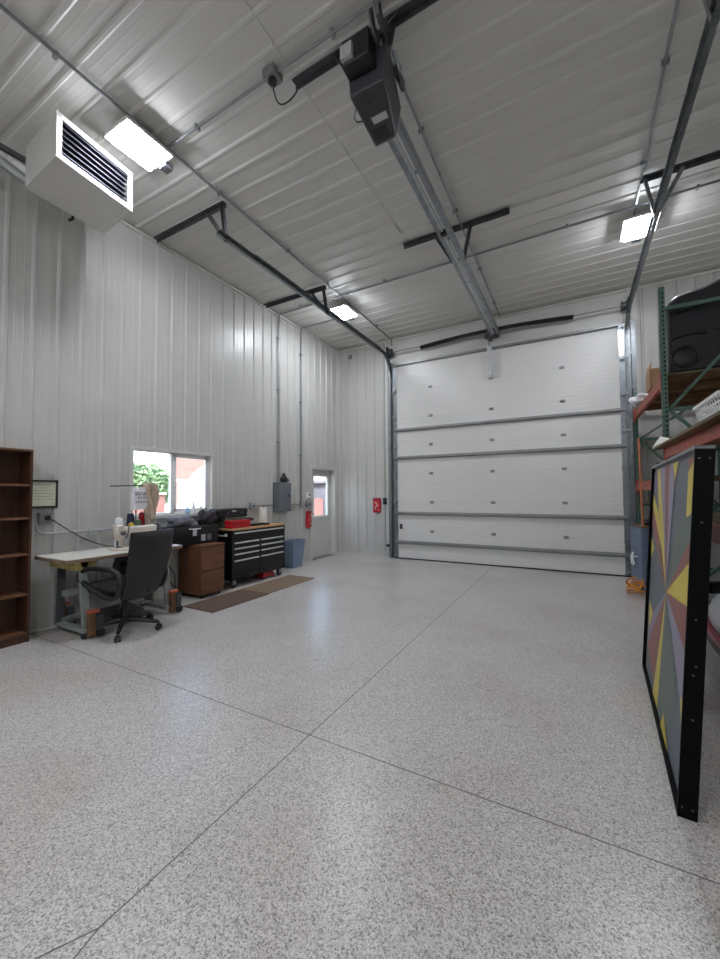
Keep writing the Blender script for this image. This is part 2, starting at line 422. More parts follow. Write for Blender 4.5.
mb = B(GX-GW, GX+GW, YF-.012, D-.025, .002, .022); mb.build('bottom_seal', M['black'], gd)
mb = MB().box(-3.34, -3.265, YF-.008, YF, .715, .745).box(-3.34, -3.265, YF-.008, YF, .64, .67).box(-3.33, -3.275, YF-.02, YF, .665, .72)
mb.build('lift_handle', M['dsteel'], gd)

# ---- tracks with their ceiling hangers
def track(xc, label, name='garage_door_track'):
    sgn = 1 if xc > GX else -1
    t = thing(name, label, 'door track', (xc, YF-.05, 0), 0, 'garage door tracks')
    yv, zr, R = YF-.05, 4.42, .38
    path = [(yv, 0), (yv, zr-R)]
    for i in range(1, 9):
        a = i/8*PI/2; path.append((yv-R+R*math.cos(a), zr-R+R*math.sin(a)))
    path.append((3.02, zr))
    pts = [V((xc, y, z)) for y, z in path]
    def sweep(prof, pts):
        vs = []; n = len(prof); k = len(pts); closed = []
        for i, p in enumerate(pts):
            d = (pts[min(i+1, k-1)]-pts[max(i-1, 0)]).normalized(); nn = V((1,0,0)).cross(d)
            vs += [p+V((1,0,0))*a*sgn+nn*b for a, b in prof]
        fs = [[i*n+q, i*n+(q+1) % n, (i+1)*n+(q+1) % n, (i+1)*n+q] for i in range(k-1) for q in range(n)]
        return MB().add(vs, fs+[list(range(n)), [(k-1)*n+q for q in range(n)]])
    c_prof = [(-.03,-.028),(.03,-.028),(.03,.028),(-.012,.028),(-.012,.025),(.027,.025),(.027,-.025),(-.03,-.025)]
    sweep(c_prof, pts).build('track_rail', M['galv'], t)
    # wall angle beside the vertical track
    mb = MB(); xa = xc+sgn*.045
    mb.box(min(xa, xa+.004*sgn), max(xa, xa+.004*sgn), D-.10, D-.026, 0, 4.3).box(min(xa, xa+sgn*.07), max(xa, xa+sgn*.07), D-.03, D-.025, 0, 4.3)
    mb.build('wall_angle', M['galv'], t)
    mb = MB()
    for z in [.25+.58*i for i in range(8)]:
        mb = MB().box(min(xc+.03*sgn, xa), max(xc+.03*sgn, xa), D-.15, D-.05, z-.025, z+.025)
        mb.build('bracket', M['galv'], t)
    # stiffening angle above the horizontal rail
    mb = MB().box(xc+sgn*.028-.002, xc+sgn*.028+.002, 3.6, 7.3, zr, zr+.055).box(min(xc-.02*sgn, xc+.028*sgn), max(xc-.02*sgn, xc+.028*sgn), 3.6, 7.3, zr+.052, zr+.056)
    mb.build('stiffener_angle', M['galv'], t)
    for yb in ((3.13, 5.25) if sgn < 0 else (3.13, 5.13)):
        xa0, xa1 = (-4.86, -3.535) if sgn < 0 else (.72, 1.95)
        zc = CH-.021
        mb = MB().box(xa0, xa1, yb-.03, yb+.03, zc-.005, zc).box(xa0, xa1, yb+.025, yb+.03, zc-.05, zc)
        mb.build('hanger_bar', M['dsteel'], t)
        tops = (-3.84, -3.58) if sgn < 0 else (.76, 1.10)
        for xt in tops:
            lg = MB(); a = V((xt, yb+.02, zc-.01)); b = V((xc, yb+.02, zr-.03))
            lg.bar(a, b, .036, .006, (0,1,0)); d = (b-a).normalized(); s = V((0,1,0)).cross(d).normalized()
            lg.bar(a+s*.018+V((0,-.018,0)), b+s*.018+V((0,-.018,0)), .036, .006, s)
            lg.build('hanger_leg', M['dsteel'] if sgn < 0 else M['galv'], t)
    return t
track(-3.505, 'galvanised door track left of the garage door, curving up and back near left wall')
track(.845, 'galvanised door track right of the garage door, passing the bright lamp and rack')

# ---- torsion spring assembly
ts = thing('torsion_spring_assembly', 'long dark coil spring and shaft above the white garage door', 'door spring', (GX, D-.15, 4.53))
YS, ZS = D-.14, 4.53
MB().cyl((-3.60, YS, ZS), (.90, YS, ZS), .013, n=10).build('shaft', M['galv'], ts, smooth=True)
pts, rs = [], []
for i in range(421):
    x = -2.79+2.85*i/420; u = (x-GX)/1.43
    pts.append((x, YS-.001, ZS+.045-.065*u*u)); rs.append(.042 if i % 2 else .036)
MB().tube(pts, .04, 12, rs=rs).build('coil_spring', M['black'], ts)
for xx, sg in ((-3.49, 1), (.80, -1)):
    MB().lathe([(.03,0),(.085,.004),(.085,.014),(.065,.02),(.065,.07),(.085,.076),(.05,.085)], (xx-.04, YS, ZS), 20, 'x').build('cable_drum', M['dsteel'], ts, smooth=True)
    MB().box(xx-.075 if sg > 0 else xx+.05, xx-.05 if sg > 0 else xx+.075, YS-.08, D-.03, ZS-.1, ZS+.11).build('bearing_plate', M['black'], ts)
    MB().cyl((xx, YS+.06, ZS), (xx, YF-.012, .1), .003, n=6).build('lift_cable', M['galv'], ts)
mb = MB().box(GX-.09, GX-.01, YS-.06, D-.005, ZS-.12, ZS+.14).box(GX-.16, GX+.06, D-.02, D-.003, ZS-.06, ZS+.1)
mb.lathe([(.06,-.02),(.075,0),(.06,.06)], (GX-.06, YS, ZS+.045), 14, 'x'); mb.build('centre_bracket', M['dsteel'], ts)

# ---- operator: motor unit, rail, chain, hangers, arm to the door
XR = -1.24
op = thing('garage_door_opener', 'charcoal motor unit and long steel rail hanging from the ceiling', 'garage door opener', (XR, 2.4, 4.42))
rl = MB()
for sx in (-1, 1):
    x = XR+sx*.075
    rl.box(x-.004, x+.004, 2.35, 7.66, 4.40, 4.465).box(min(x, x-sx*.045), max(x, x-sx*.045), 2.35, 7.66, 4.40, 4.406)
for y in (3.4, 4.5, 5.6, 6.7): rl.box(XR-.08, XR+.08, y-.02, y+.02, 4.462, 4.468)
rl.build('rail', M['galv'], op)
MB().box(XR-.028, XR-.002, 2.5, 7.6, 4.408, 4.425).build('chain', M['galvl'], op)
MB().box(XR-.04, XR+.02, 4.27, 4.33, 4.385, 4.43).build('chain_stop', M['black'], op)
hb = MB()   # lower housing, tapering towards the rail
hb.hexa([(-1.300,2.235,4.15),(-1.035,2.245,4.15),(-1.135,2.672,4.15),(-1.318,2.675,4.15)], [(-1.31,2.22,4.40),(-1.00,2.23,4.40),(-1.10,2.70,4.40),(-1.33,2.70,4.40)])
hb.build('motor_housing', M['opener'], op, .018)
MB().hexa([(-1.29,2.53,4.146),(-1.16,2.53,4.146),(-1.165,2.64,4.146),(-1.295,2.64,4.146)], [(-1.29,2.53,4.156),(-1.16,2.53,4.156),(-1.165,2.64,4.156),(-1.295,2.64,4.156)]).build('end_cover', M['black'], op, .004)
MB().hexa([(-1.235,2.435,4.146),(-1.115,2.435,4.146),(-1.12,2.49,4.146),(-1.235,2.49,4.146)], [(-1.235,2.435,4.155),(-1.115,2.435,4.155),(-1.12,2.49,4.155),(-1.235,2.49,4.155)]).build('name_plate', M['plate'], op)
MB().box(-1.225, -1.165, 2.33, 2.35, 4.144, 4.152).build('latch', M['dsteel'], op)
MB().box(-1.295, -1.09, 2.12, 2.255, 4.25, 4.43).build('control_box', M['black'], op, .01)
MB().bar((-1.28,2.2,4.40),(-1.36,2.46,CH-.03),.04,.006).bar((-1.10,2.2,4.40),(-1.04,2.46,CH-.03),.04,.006).build('mount_strap', M['galv'], op)
MB().box(-1.285, -1.20, 2.09, 2.12, 4.27, 4.36).build('cover_plate', M['plate'], op)
MB().tube([(-1.29,2.33,4.2), (-1.355,2.40,4.18), (-1.355,2.44,4.18), (-1.30,2.48,4.2)], .005, 6).build('release_bail', M['black'], op)
for i in range(8):   # hanging chain and cable bights at the right-hand side of the motor
    y = 2.13+.055*i; pts = []; hgt = .13-.012*i
    for k in range(15):
        u = k/14; pts.append((-1.045+.022*math.sin(2.3*i)+.018*math.sin(PI*u), y+.10*(u-.5)+.03*math.sin(1.7*i), 4.60-.05*i*.4-hgt*math.sin(PI*u)*1.7))
    MB().tube(pts, .009 if i % 2 else .012, 7).build('cable_loop', M['black'] if i % 2 else M['galv'], op, smooth=True)
MB().box(-1.06, -1.03, 2.22, 2.60, 4.40, 4.47).build('chain_guard', M['dsteel'], op, .006)
MB().lathe([(.05,0),(.09,.005),(.09,.02),(.05,.025),(.05,.06),(.03,.06)], (-1.07, 2.17, 4.44), 18, 'x').build('sprocket', M['dsteel'], op, smooth=True)
zc = CH-.021
for yb, xa0, xa1, legs in ((2.48, -1.97, -.62, ((-1.42,-1.33),(-.85,-1.15))), (4.90, -2.02, -.62, ((-1.58,-1.33),(-1.06,-1.15)))):
    pass
for yb, xa0, xa1 in ((2.48, -1.98, -.62), (4.905, -2.0, -.61)):
    hbm = MB().box(xa0, xa1, yb-.03, yb+.03, zc-.005, zc).box(xa0, xa1, yb+.025, yb+.03, zc-.05, zc)
    hbm.build('hanger_bar', M['dsteel'], op)
    for xt, xb in ((-1.55, -1.31), (-1.07, -1.17)):
        lg = MB(); a = V((xt, yb+.02, zc-.01)); b = V((xb, yb+.02, 4.41)); lg.bar(a, b, .036, .006, (0,1,0))
        d = (b-a).normalized(); s = V((0,1,0)).cross(d).normalized(); lg.bar(a+s*.018+V((0,-.018,0)), b+s*.018+V((0,-.018,0)), .036, .006, s)
        lg.build('hanger_leg', M['dsteel'], op)
MB().box(XR-.055, XR+.055, 7.60, D-.16, 4.39, 4.48).build('header_bracket', M['dsteel'], op)
am = MB(); XA = -1.375
am.bar((XA, D-.20, 4.25), (XA, D-.155, 3.64), .085, .012, (0,1,0)); am.build('door_arm', M['plate'], op, .005)
MB().cyl((XA-.02, D-.17, 4.47), (XA, D-.19, 4.22), .009, n=8).build('pull_rod', M['dsteel'], op)
MB().obox((XA, D-.172, 3.72), (.025, .014, .05)).build('arm_slot', M['white'], op)
MB().tube([(XA, D-.16, 3.70), (XA, YF-.005, 3.70)], .012, 8).build('arm_pivot', M['dsteel'], op)

# ------------------------------------------------------------------ ceiling conduits
def conduit(label, pts, r=.014, clips=(), nm='conduit_run'):
    t = thing(nm, label, 'conduit', pts[0], 0, 'electrical conduits')
    MB().tube(pts, r, 8).build('pipe', M['conduit'], t, smooth=True)
    for c, dr_ in clips:
        c = V(c); m = MB(); m.obox(c, (.026 if dr_ == 'x' else .056, .026 if dr_ == 'y' else .056, .036) if dr_ != 'z' else (.036, .07, .03)); m.build('clip', M['conduit'], t)
    return t
zc = CH-.036
conduit('grey ceiling conduit running lengthwise past both lamps on the left', [(-3.44,.2,zc), (-3.455,2.3,zc), (-3.48,5.5,zc), (-3.51,D-.03,zc), (-3.51,D-.03,zc-.12)], .014, [((-3.465,y,zc), 'y') for y in (1.4,3.0,4.2,5.2,7.0)])
conduit('grey ceiling conduit running lengthwise just right of the opener rail', [(-1.0,1.0,zc), (-1.19,2.7,zc), (-1.19,D-.04,zc)], .013, [((-1.19,y,zc), 'y') for y in (3.4,4.6,6.0,7.2)])
conduit('grey ceiling conduit running lengthwise to the lamp on the right', [(.70,.8,zc), (.73,5.75,zc)], .013, [((.72,y,zc), 'y') for y in (2.5,3.8,4.9)])
conduit('grey ceiling conduit crossing the room near the opener motor, feeding its outlet box', [(-3.56,2.33,zc-.01), (-2.03,2.33,zc-.01), (-.3,2.31,zc-.01)], .013, [((x,2.33,zc-.01), 'x') for x in (-3.0,-1.5)])
conduit('long grey ceiling conduit crossing the whole room between the lamps, nearest the garage door end', [(W+.035,5.66,1.632), (W+.035,5.66,CH-.10), (W+.08,5.63,zc-.01), (1.9,5.56,zc-.01)], .014, [((x,5.57,zc-.01), 'x') for x in (-4.3,-2.6,-1.5,0,1.3)]+[((W+.035,5.66,z), 'z') for z in (2.4,3.4,4.4)])
conduit('grey wall conduit rising left of the door, turning across the ceiling to far left lamp', [(W+.03,6.36,1.24), (W+.03,6.36,CH-.06), (W+.07,6.33,zc-.01), (-3.6,6.33,zc-.01)], .014, [((W+.03,6.36,z), 'z') for z in (2.2,3.3,4.3)])
conduit('grey horizontal conduit on the left wall through the breaker panel to the door switch', [(W+.035,5.03,1.21), (W+.035,5.5,1.21), (W+.03,6.62,1.20)], .012)
conduit('thin grey conduit on the back wall beside the garage door, with black button box', [(-3.70,D-.03,CH-.1), (-3.70,D-.03,.12)], .010)
# outlet box on the ceiling with the opener's flex
ob = thing('ceiling_outlet_box', 'square grey outlet box on the ceiling with a black cord', 'outlet', (-2.08,2.33,CH-.05))
MB().box(-2.14,-2.02,2.27,2.39,CH-.09,CH-.019).build('box', M['conduit'], ob, .006)
MB().lathe([(.035,-.02),(.035,0)], (-2.08,2.33,CH-.09), 14).build('plug', M['black'], ob)
MB().tube([(-2.08-.05*math.sin(PI*u)+.11*u, 2.33+.18*u, CH-.1-.13*math.sin(PI*u)**.8+.03*u) for u in [i/16 for i in range(17)]], .006, 7).build('power_cord', M['black'], ob, smooth=True)
tag(MB().box(-4.63,-4.55,D-.07,D-.004,4.62,4.70).build('junction_box', M['conduit'], None, .006), 'small grey junction box high on the back wall near the corner', 'junction box')

# ------------------------------------------------------------------ LED lamps
def lamp(x, y, label, seen=True):
    t = thing('led_ceiling_lamp', label, 'ceiling light', (x, y, CH-.02), 0, 'bright LED ceiling lamps')
    z = CH-.10
    MB().box(x-.19,x+.19,y-.23,y+.23,z-.03,z).box(x-.05,x+.05,y-.09,y+.09,z,CH-.02).build('lamp_body', M['heater'], t, .006)
    pr = MB().hexa([(x-.14,y-.18,z-.07),(x+.14,y-.18,z-.07),(x+.14,y+.18,z-.07),(x-.14,y+.18,z-.07)], [(x-.175,y-.215,z-.03),(x+.175,y-.215,z-.03),(x+.175,y+.215,z-.03),(x-.175,y+.215,z-.03)])
    pr.build('lens', M['lamp'], t)
    MB().box(x-.05,x+.05,y+.23,y+.32,z-.05,z+.01).build('sensor_box', M['dsteel'], t, .006)
    return t
lamp(-3.58, 2.14, 'bright white LED lamp on the ceiling beside the hanging heater')
lamp(-3.66, 6.02, 'small-looking bright LED lamp on the ceiling near the far left corner')
lamp(.80, 5.90, 'bright white LED lamp on the ceiling beside the door track and rack')
for lx, ly in ((-3.62, -1.75), (.80, -1.75), (-1.4, -1.75)): lamp(lx, ly, 'added white LED lamp on the ceiling behind the viewpoint, unseen, to brighten the room')  # added unseen lamps that brighten the room from behind

# ------------------------------------------------------------------ unit heater
hc = [V(p) for p in ((-4.477,1.590,4.32),(-3.823,1.560,4.32),(-3.915,2.264,4.32),(-4.516,2.314,4.32))]
ht = thing('unit_heater', 'white box heater with dark louvers hanging from the ceiling by left wall', 'heater', (-4.17,1.93,4.32))
up = V((0,0,.40)); A, Bc, C_, D_ = hc
shellm = MB()
# five closed sides, open louvered face between Bc and C_
th = .02
inn = (A-Bc).normalized()
shellm.hexa([A,Bc,C_,D_], [p+V((0,0,th)) for p in hc])
shellm.hexa([p+up-V((0,0,th)) for p in hc], [p+up for p in hc])
def sidew(p, q, inward): shellm.hexa([p,q,q+inward*th,p+inward*th], [v+up for v in (p,q,q+inward*th,p+inward*th)])
sidew(A, Bc, V((0,1,0))); sidew(C_, D_, V((0,-1,0))); sidew(D_, A, V((1,0,0)))
e = (C_-Bc).normalized(); L = (C_-Bc).length
for s0, s1, z0, z1 in ((0,.045,0,.40),(L-.045,L,0,.40),(0,L,0,.045),(0,L,.355,.40)):
    p, q2 = Bc+e*s0, Bc+e*s1; o = V((.012,0,0))
    shellm.hexa([p+V((0,0,z0)), q2+V((0,0,z0)), q2+o+V((0,0,z0)), p+o+V((0,0,z0))], [p+V((0,0,z1)), q2+V((0,0,z1)), q2+o+V((0,0,z1)), p+o+V((0,0,z1))])
shellm.build('cabinet', M['heater'], ht, .005)
bk = MB(); p, q2 = Bc+inn*.12+e*.03, C_+inn*.12-e*.03
bk.hexa([p+V((0,0,.03)), q2+V((0,0,.03)), q2+inn*.01+V((0,0,.03)), p+inn*.01+V((0,0,.03))], [p+V((0,0,.37)), q2+V((0,0,.37)), q2+inn*.01+V((0,0,.37)), p+inn*.01+V((0,0,.37))])
bk.build('heat_exchanger', M['dark'], ht)
for i in range(6):
    z = .075+i*.052; lv = MB(); a = Bc+e*.045+V((0,0,z)); b = Bc+e*(L-.045)+V((0,0,z))
    d1 = inn*.075+V((0,0,.030)); n1 = V((0,0,.004))
    lv.hexa([a,b,b+d1,a+d1], [a+n1,b+n1,b+d1+n1,a+d1+n1]); lv.build('louver', M['louver'], ht)
for fx, fy in ((-4.38,1.72),(-4.0,1.70),(-4.40,2.18),(-4.03,2.15)): MB().cyl((fx,fy,4.72),(fx,fy,CH-.02),.007,n=8).build('hanger_rod', M['dsteel'], ht)
MB().tube([(-4.46,1.75,4.40),(-4.50,1.62,4.41),(-4.545,1.43,4.49),(-4.60,1.15,4.56),(-4.68,.6,4.60)], .045, 14).build('flue_pipe', M['galvl'], ht, smooth=True)
MB().tube([(-4.46,1.7,4.60),(-4.50,1.60,4.60),(-4.58,1.43,4.65),(-4.75,.9,4.70)], .03, 8).build('gas_pipe', M['dsteel'], ht, smooth=True)
MB().tube([(-4.52,2.05,4.40),(-4.60,2.05,4.40),(-4.62,2.05,4.36),(-4.62,2.02,4.33)], .015, 8).build('drain_elbow', M['black'], ht, smooth=True)

# ------------------------------------------------------------------ left wall fittings
bp = thing('breaker_panel', 'grey steel electrical breaker panel on the left wall by the door', 'electrical panel', (W+.02, 5.8, 1.1))
MB().box(W+.0, W+.13, 5.54, 5.915, 1.08, 1.63).build('enclosure', M['panelgrey'], bp, .006)
dd = MB().box(W+.13, W+.142, 5.56, 5.895, 1.12, 1.605).build('panel_door', M['panelgrey'], bp, .004)
MB().box(W+.142, W+.152, 5.80, 5.83, 1.36, 1.40).build('latch', M['black'], dd)
cap = MB(); rnd = random.Random(3)
cap.ball((W+.075, 5.77, 1.69), .07, .75, 1.15, 1.0, 14, 8, lambda q: q*(1+.12*math.sin(9*q.x/.07)+.1*math.cos(5*q.y/.07)) if q.z > -.03 else V((q.x*1.1, q.y*1.1, -.058)))
cap.ball((W+.085, 5.75, 1.77), .045, .7, .8, 1.1, 10, 7)
cap.ball((W+.08, 5.85, 1.68), .04, .8, 1.2, .7, 10, 7)
tag(cap.build('work_gloves', M['black'], None, smooth=True), 'black crumpled work gloves on top of the grey breaker panel', 'gloves')
def wallbox(name, y, z, label, cat, sy=.07, sz=.115, toggles=1):
    t = thing(name, label, cat, (W+.02, y, z))
    MB().box(W, W+.06, y-sy/2, y+sy/2, z-sz/2, z+sz/2).build('box', M['conduit'], t, .004)
    MB().box(W+.06, W+.066, y-sy/2-.004, y+sy/2+.004, z-sz/2-.004, z+sz/2+.004).build('cover_plate', M['galvl'], t, .002)
    for i in range(toggles): MB().box(W+.066, W+.078, y-.012+.03*i-.015*(toggles-1), y+.012+.03*i-.015*(toggles-1), z-.015, z+.015).build('receptacle', M['black'], t)
    return t
wallbox('outlet_box', 4.98, 1.21, 'grey outlet box on the left wall above the red case', 'outlet', .10, .12)
wallbox('conduit_junction_box', 6.36, 1.205, 'grey junction box below the vertical conduit left of the switch', 'junction box', .08, .10, 0)
wallbox('light_switch_box', 6.60, 1.20, 'grey light switch box on the left wall beside the door', 'switch', .13, .115, 2)
ou = wallbox('outlet_box', 1.97, 1.17, 'grey outlet box with plugged black cord beneath the framed certificate', 'outlet', .10, .12)
MB().box(W+.066, W+.10, 1.96, 2.0, 1.16, 1.20).build('plug', M['black'], ou)
pts = []
for i in range(25):
    u = i/24; y = 1.98+.62*u; z = 1.18-.36*math.sin(u*PI/2)**1.1+.0*u
    pts.append((W+.10+.25*u**2, y, max(z, .815)))
MB().tube(pts, .006, 7).build('power_cord', M['black'], ou, smooth=True)
lc = thing('conduit_run', 'light grey plastic conduit curving from the outlet along the wall behind the sewing table', 'conduit', (W+.038,1.93,1.17), 0, 'electrical conduits')
pts = [(W+.038,1.90,1.12), (W+.038,1.905,1.07)]+[(W+.038, 2.0-.09*math.cos(a*PI/16), 1.06-.05*math.sin(a*PI/16)) for a in range(1, 9)]+[(W+.038, 3.18, 1.005)]
MB().tube(pts, .014, 8).build('pipe', M['pvc'], lc, smooth=True)
for y in (2.41, 2.87): MB().box(W+.022, W+.055, y-.015, y+.015, .93, 1.025).build('clip', M['pvc'], lc)
th_ = thing('wall_thermostat', 'small white plate with dark dial above the door switch box', 'thermostat', (W+.02, 6.62, 1.39))
MB().box(W+.0, W+.035, 6.565, 6.675, 1.33, 1.45).build('body', M['white'], th_, .005)
MB().lathe([(.022,0),(.02,.014)], (W+.035, 6.635, 1.395), 14, 'x').build('dial', M['black'], th_)
def pouch(c, nrm, w, hgt, label, dark=True):
    t = thing('red_pouch', label, 'pouch', c, 0, None)
    c = V(c); n = V(nrm); s = V((0,0,1)).cross(n)
    m = MB(); m.grid(lambda u, v: c+s*(u-.5)*w+V((0,0,(v-.5)*hgt))+n*(.022+.022*math.sin(PI*u)**.5*math.sin(PI*v)**.4+.004*math.sin(14*u+5*v)), 10, 12)
    m.grid(lambda u, v: c+s*(u-.5)*w+V((0,0,(v-.5)*hgt))+n*.022, 1, 1)
    m.build('bag', M['redbag'], t, smooth=True)
    m = MB(); m.obox(c+n*.048+V((0,0,hgt*.43)), tuple(abs(a) for a in (s*w*.96+n*.012+V((0,0,hgt*.09))))); m.build('top_flap', M['hullred'], t, .003)
    return t, c, n, s
t, c, n, s = pouch((W+.0, 6.62, .875), (1,0,0), .20, .36, 'red soft pouch hanging on the left wall under the switch box')
for i in range(5): MB().obox(c+n*.046+V((0, .02*math.sin(i*2.1), .08-.045*i)), (.004, .03, .012)).build('print_mark', M['paper'], t)
MB().tube([(W+.03,6.6,.70),(W+.035,6.61,.66),(W+.035,6.64,.66),(W+.03,6.65,.70)], .004, 6).build('pull_strap', M['black'], t)
t, c, n, s = pouch((-3.915, D, 1.145), (0,-1,0), .20, .33, 'red soft pouch hanging on the back wall left of the garage door')
for i, (a, b) in enumerate(((-.02,.06),(.01,.03),(.02,-.01),(-.02,-.04),(-.03,-.08),(.05,-.11))): MB().obox(c+n*.047+s*a+V((0,0,b)), (.028,.004,.02)).build('print_mark', M['paper'], t)
MB().tube([(-3.90,D-.03,.99),(-3.89,D-.035,.95),(-3.87,D-.035,.95),(-3.86,D-.03,.99)], .005, 6).build('pull_strap', M['dsteel'], t)
bt = thing('door_button_box', 'black push button box on the back wall beside the garage door', 'switch', (-3.70, D-.04, 1.24))
MB().box(-3.735,-3.665,D-.085,D-.024,1.17,1.31).build('box', M['black'], bt, .006)
for z in (1.205, 1.24, 1.275): MB().cyl((-3.70,D-.085,z),(-3.70,D-.093,z),.011,n=10).build('button', M['dsteel'], bt)
tag(MB().box(-3.66,-3.60,D-.075,D-.024,.235,.29).tube([(-3.66,D-.05,.26),(-3.71,D-.05,.26)], .008, 6).build('photo_eye_sensor', M['black'], None, .004), 'small black safety sensor low beside the left door track', 'sensor')

# framed certificate
fc = thing('framed_certificate', 'dark framed pale green certificate on the wall beside the bookshelf', 'picture', (W+.03, 1.98, 1.43))
y0, y1, z0, z1 = 1.83, 2.085, 1.285, 1.575
x0 = W+.021
MB().box(x0,x0+.02,y0,y1,z1-.018,z1).box(x0,x0+.02,y0,y1,z0,z0+.018).box(x0,x0+.02,y0,y0+.018,z0,z1).box(x0,x0+.02,y1-.018,y1,z0,z1).build('picture_frame', M['frame'], fc, .003)
ct = MB().box(x0+.004,x0+.008,y0+.01,y1-.01,z0+.01,z1-.01); ct.build('certificate_sheet', M['cert'], fc)
ln = MB()
for i, (a, b) in enumerate(((.05,.20),(.09,.17),(.03,.22),(.04,.21),(.06,.19),(.04,.11),(.15,.22))):
    zz = z1-.055-.03*i if i < 6 else z1-.055-.03*5
    ln.box(x0+.008,x0+.0085,y0+a,y0+b,zz,zz+.006)
ln.build('printed_lines', M['certink'], fc)

# ------------------------------------------------------------------ bookshelf
bs = thing('bookshelf', 'tall dark walnut empty bookshelf against the left wall', 'bookshelf', (-4.79, 1.38, 0))
bx0, bx1, by0, by1, bz = W+.022, -4.655, .97, 1.775, 1.845
for y in (by0, by1-.02): MB().box(bx0,bx1,y,y+.02,0,bz).build('side_panel', M['walnut'], bs, .002)
MB().box(bx0,bx1,by0,by1,bz,bz+.02).build('top_panel', M['walnute'], bs, .002)
MB().box(bx0,bx0+.006,by0+.02,by1-.02,.05,bz).build('back_panel', M['walnut'], bs)
for z in (.075, .445, .83, 1.18, 1.505): MB().box(bx0+.006,bx1-.008,by0+.02,by1-.02,z,z+.02).build('shelf', M['walnute'], bs, .002)
MB().box(bx1-.03,bx1-.012,by0+.02,by1-.02,0,.075).build('plinth', M['walnut'], bs)

# ------------------------------------------------------------------ sewing table
sx0, sx1, sy0, sy1, sz = -4.84, -4.20, 1.87, 3.11, .80
tb = thing('sewing_table', 'long white-topped industrial sewing table on wheeled wooden blocks', 'table', (-4.52, 2.49, 0))
tp = MB(); tp.box(sx0,sx1,sy0,sy1,sz-.008,sz); tp.build('table_top', M['desktop'], tb, .004)
MB().box(sx0,sx1,sy0,sy1,sz-.04,sz-.008).build('top_edge', M['deskedge'], tb, .004)
MB().box(sx0+.08,sx1-.06,sy0+.10,sy0+.30,sz-.12,sz-.04).build('drawer_box', M['pine'], tb, .004)
for ye in (2.06, 2.94):
    for xl, mt in ((-4.72, M['dsteel']), (-4.30, M['deskleg'])):
        m = MB(); m.bar((xl, ye, .76 if ye > 2.5 else .68), (xl+(.0 if xl < -4.5 else .03), ye+(.03 if xl > -4.5 else 0), .10), .07, .035, (1,0,0)); m.build('leg', mt, tb, .004)
    MB().box(-4.74,-4.26,ye-.03,ye+.03,.70,.76).build('leg_head', M['deskleg'], tb)
    MB().box(-4.80,-4.22,ye-.025,ye+.045,.06,.10).build('foot_rail', M['deskleg'], tb, .004)
    for xl in (-4.77, -4.20):
        bl = MB().box(xl-.03,xl+.03,ye+.01,ye+.07,.025,.25).build('dolly_block', M['dolly'], tb, .005)
        MB().box(xl-.032,xl+.034,ye+.005,ye+.10,.25,.275).build('block_cap', M['orange'], bl, .003)
        for yy in (ye+.10,):
            wv = MB(); wv.lathe([(.012,-.02),(.04,-.018),(.045,0),(.04,.018),(.012,.02)], (xl+.01, yy+.02, .045), 16, 'x'); wv.build('caster', M['black'], tb, smooth=True)
            MB().box(xl-.015,xl+.035,ye+.07,yy+.035,.075,.22).build('caster_fork', M['dsteel'], tb)
MB().box(-4.70,-4.64,2.06,2.94,.36,.42).build('stretcher', M['deskleg'], tb, .004)
MB().box(-4.74,-4.68,2.06,2.94,.10,.14).build('stretcher', M['deskleg'], tb, .004)
tr = MB(); tr.hexa([(-4.62,2.28,.14),(-4.34,2.28,.10),(-4.34,2.72,.10),(-4.62,2.72,.14)], [(-4.62,2.28,.155),(-4.34,2.28,.115),(-4.34,2.72,.115),(-4.62,2.72,.155)]); tr.build('treadle', M['dsteel'], tb)
MB().cyl((-4.55,2.30,.12),(-4.55,2.06,.12),.012,n=8).cyl((-4.55,2.7,.12),(-4.55,2.94,.12),.012,n=8).build('treadle_rod', M['galv'], tb)
mo = MB(); mo.lathe([(.03,-.13),(.085,-.12),(.09,0),(.085,.11),(.05,.13),(.03,.16)], (-4.50,2.62,.60), 18, 'y'); mo.box(-4.55,-4.45,2.55,2.68,.66,.76); mo.build('motor', M['black'], tb, smooth=True)
MB().tube([(-4.44,2.62,.58),(-4.44,2.6,.35),(-4.45,2.5,.14)], .008, 6).build('pitman_rod', M['galv'], tb)
MB().tube([(-4.50,2.9,.74),(-4.42,3.02,.55),(-4.38,3.06,.35),(-4.40,3.16,.25),(-4.44,3.18,.40),(-4.55,3.10,.62)], .008, 7).build('power_cord', M['black'], tb, smooth=True)
MB().box(-4.28,-4.21,2.35,2.50,.70,.76).build('control_pedal_box', M['black'], tb, .006)

# sewing machine head
sm = thing('sewing_machine', 'cream industrial sewing machine on the white table behind the office chair', 'sewing machine', (-4.46, 2.62, sz))
MB().box(-4.54,-4.36,2.42,2.90,sz,sz+.03).build('bed', M['cream'], sm, .006)
hd = MB(); hd.hexa([(-4.49,2.455,.90),(-4.41,2.455,.90),(-4.41,2.535,.90),(-4.49,2.535,.90)], [(-4.50,2.44,1.085),(-4.40,2.44,1.085),(-4.40,2.54,1.08),(-4.50,2.54,1.08)])
hd.build('head', M['cream'], sm, .02, True)
hd = MB(); hd.hexa([(-4.50,2.50,.96),(-4.40,2.50,.96),(-4.40,2.90,.94),(-4.50,2.90,.94)], [(-4.50,2.50,1.055),(-4.40,2.50,1.055),(-4.40,2.92,1.055),(-4.50,2.92,1.055)]); hd.build('arm', M['cream'], sm, .02, True)
hd = MB(); hd.hexa([(-4.53,2.76,sz+.02),(-4.38,2.76,sz+.02),(-4.38,2.90,sz+.02),(-4.53,2.90,sz+.02)], [(-4.52,2.78,1.0),(-4.39,2.78,1.0),(-4.39,2.91,1.0),(-4.52,2.91,1.0)]); hd.build('column', M['cream'], sm, .02, True)
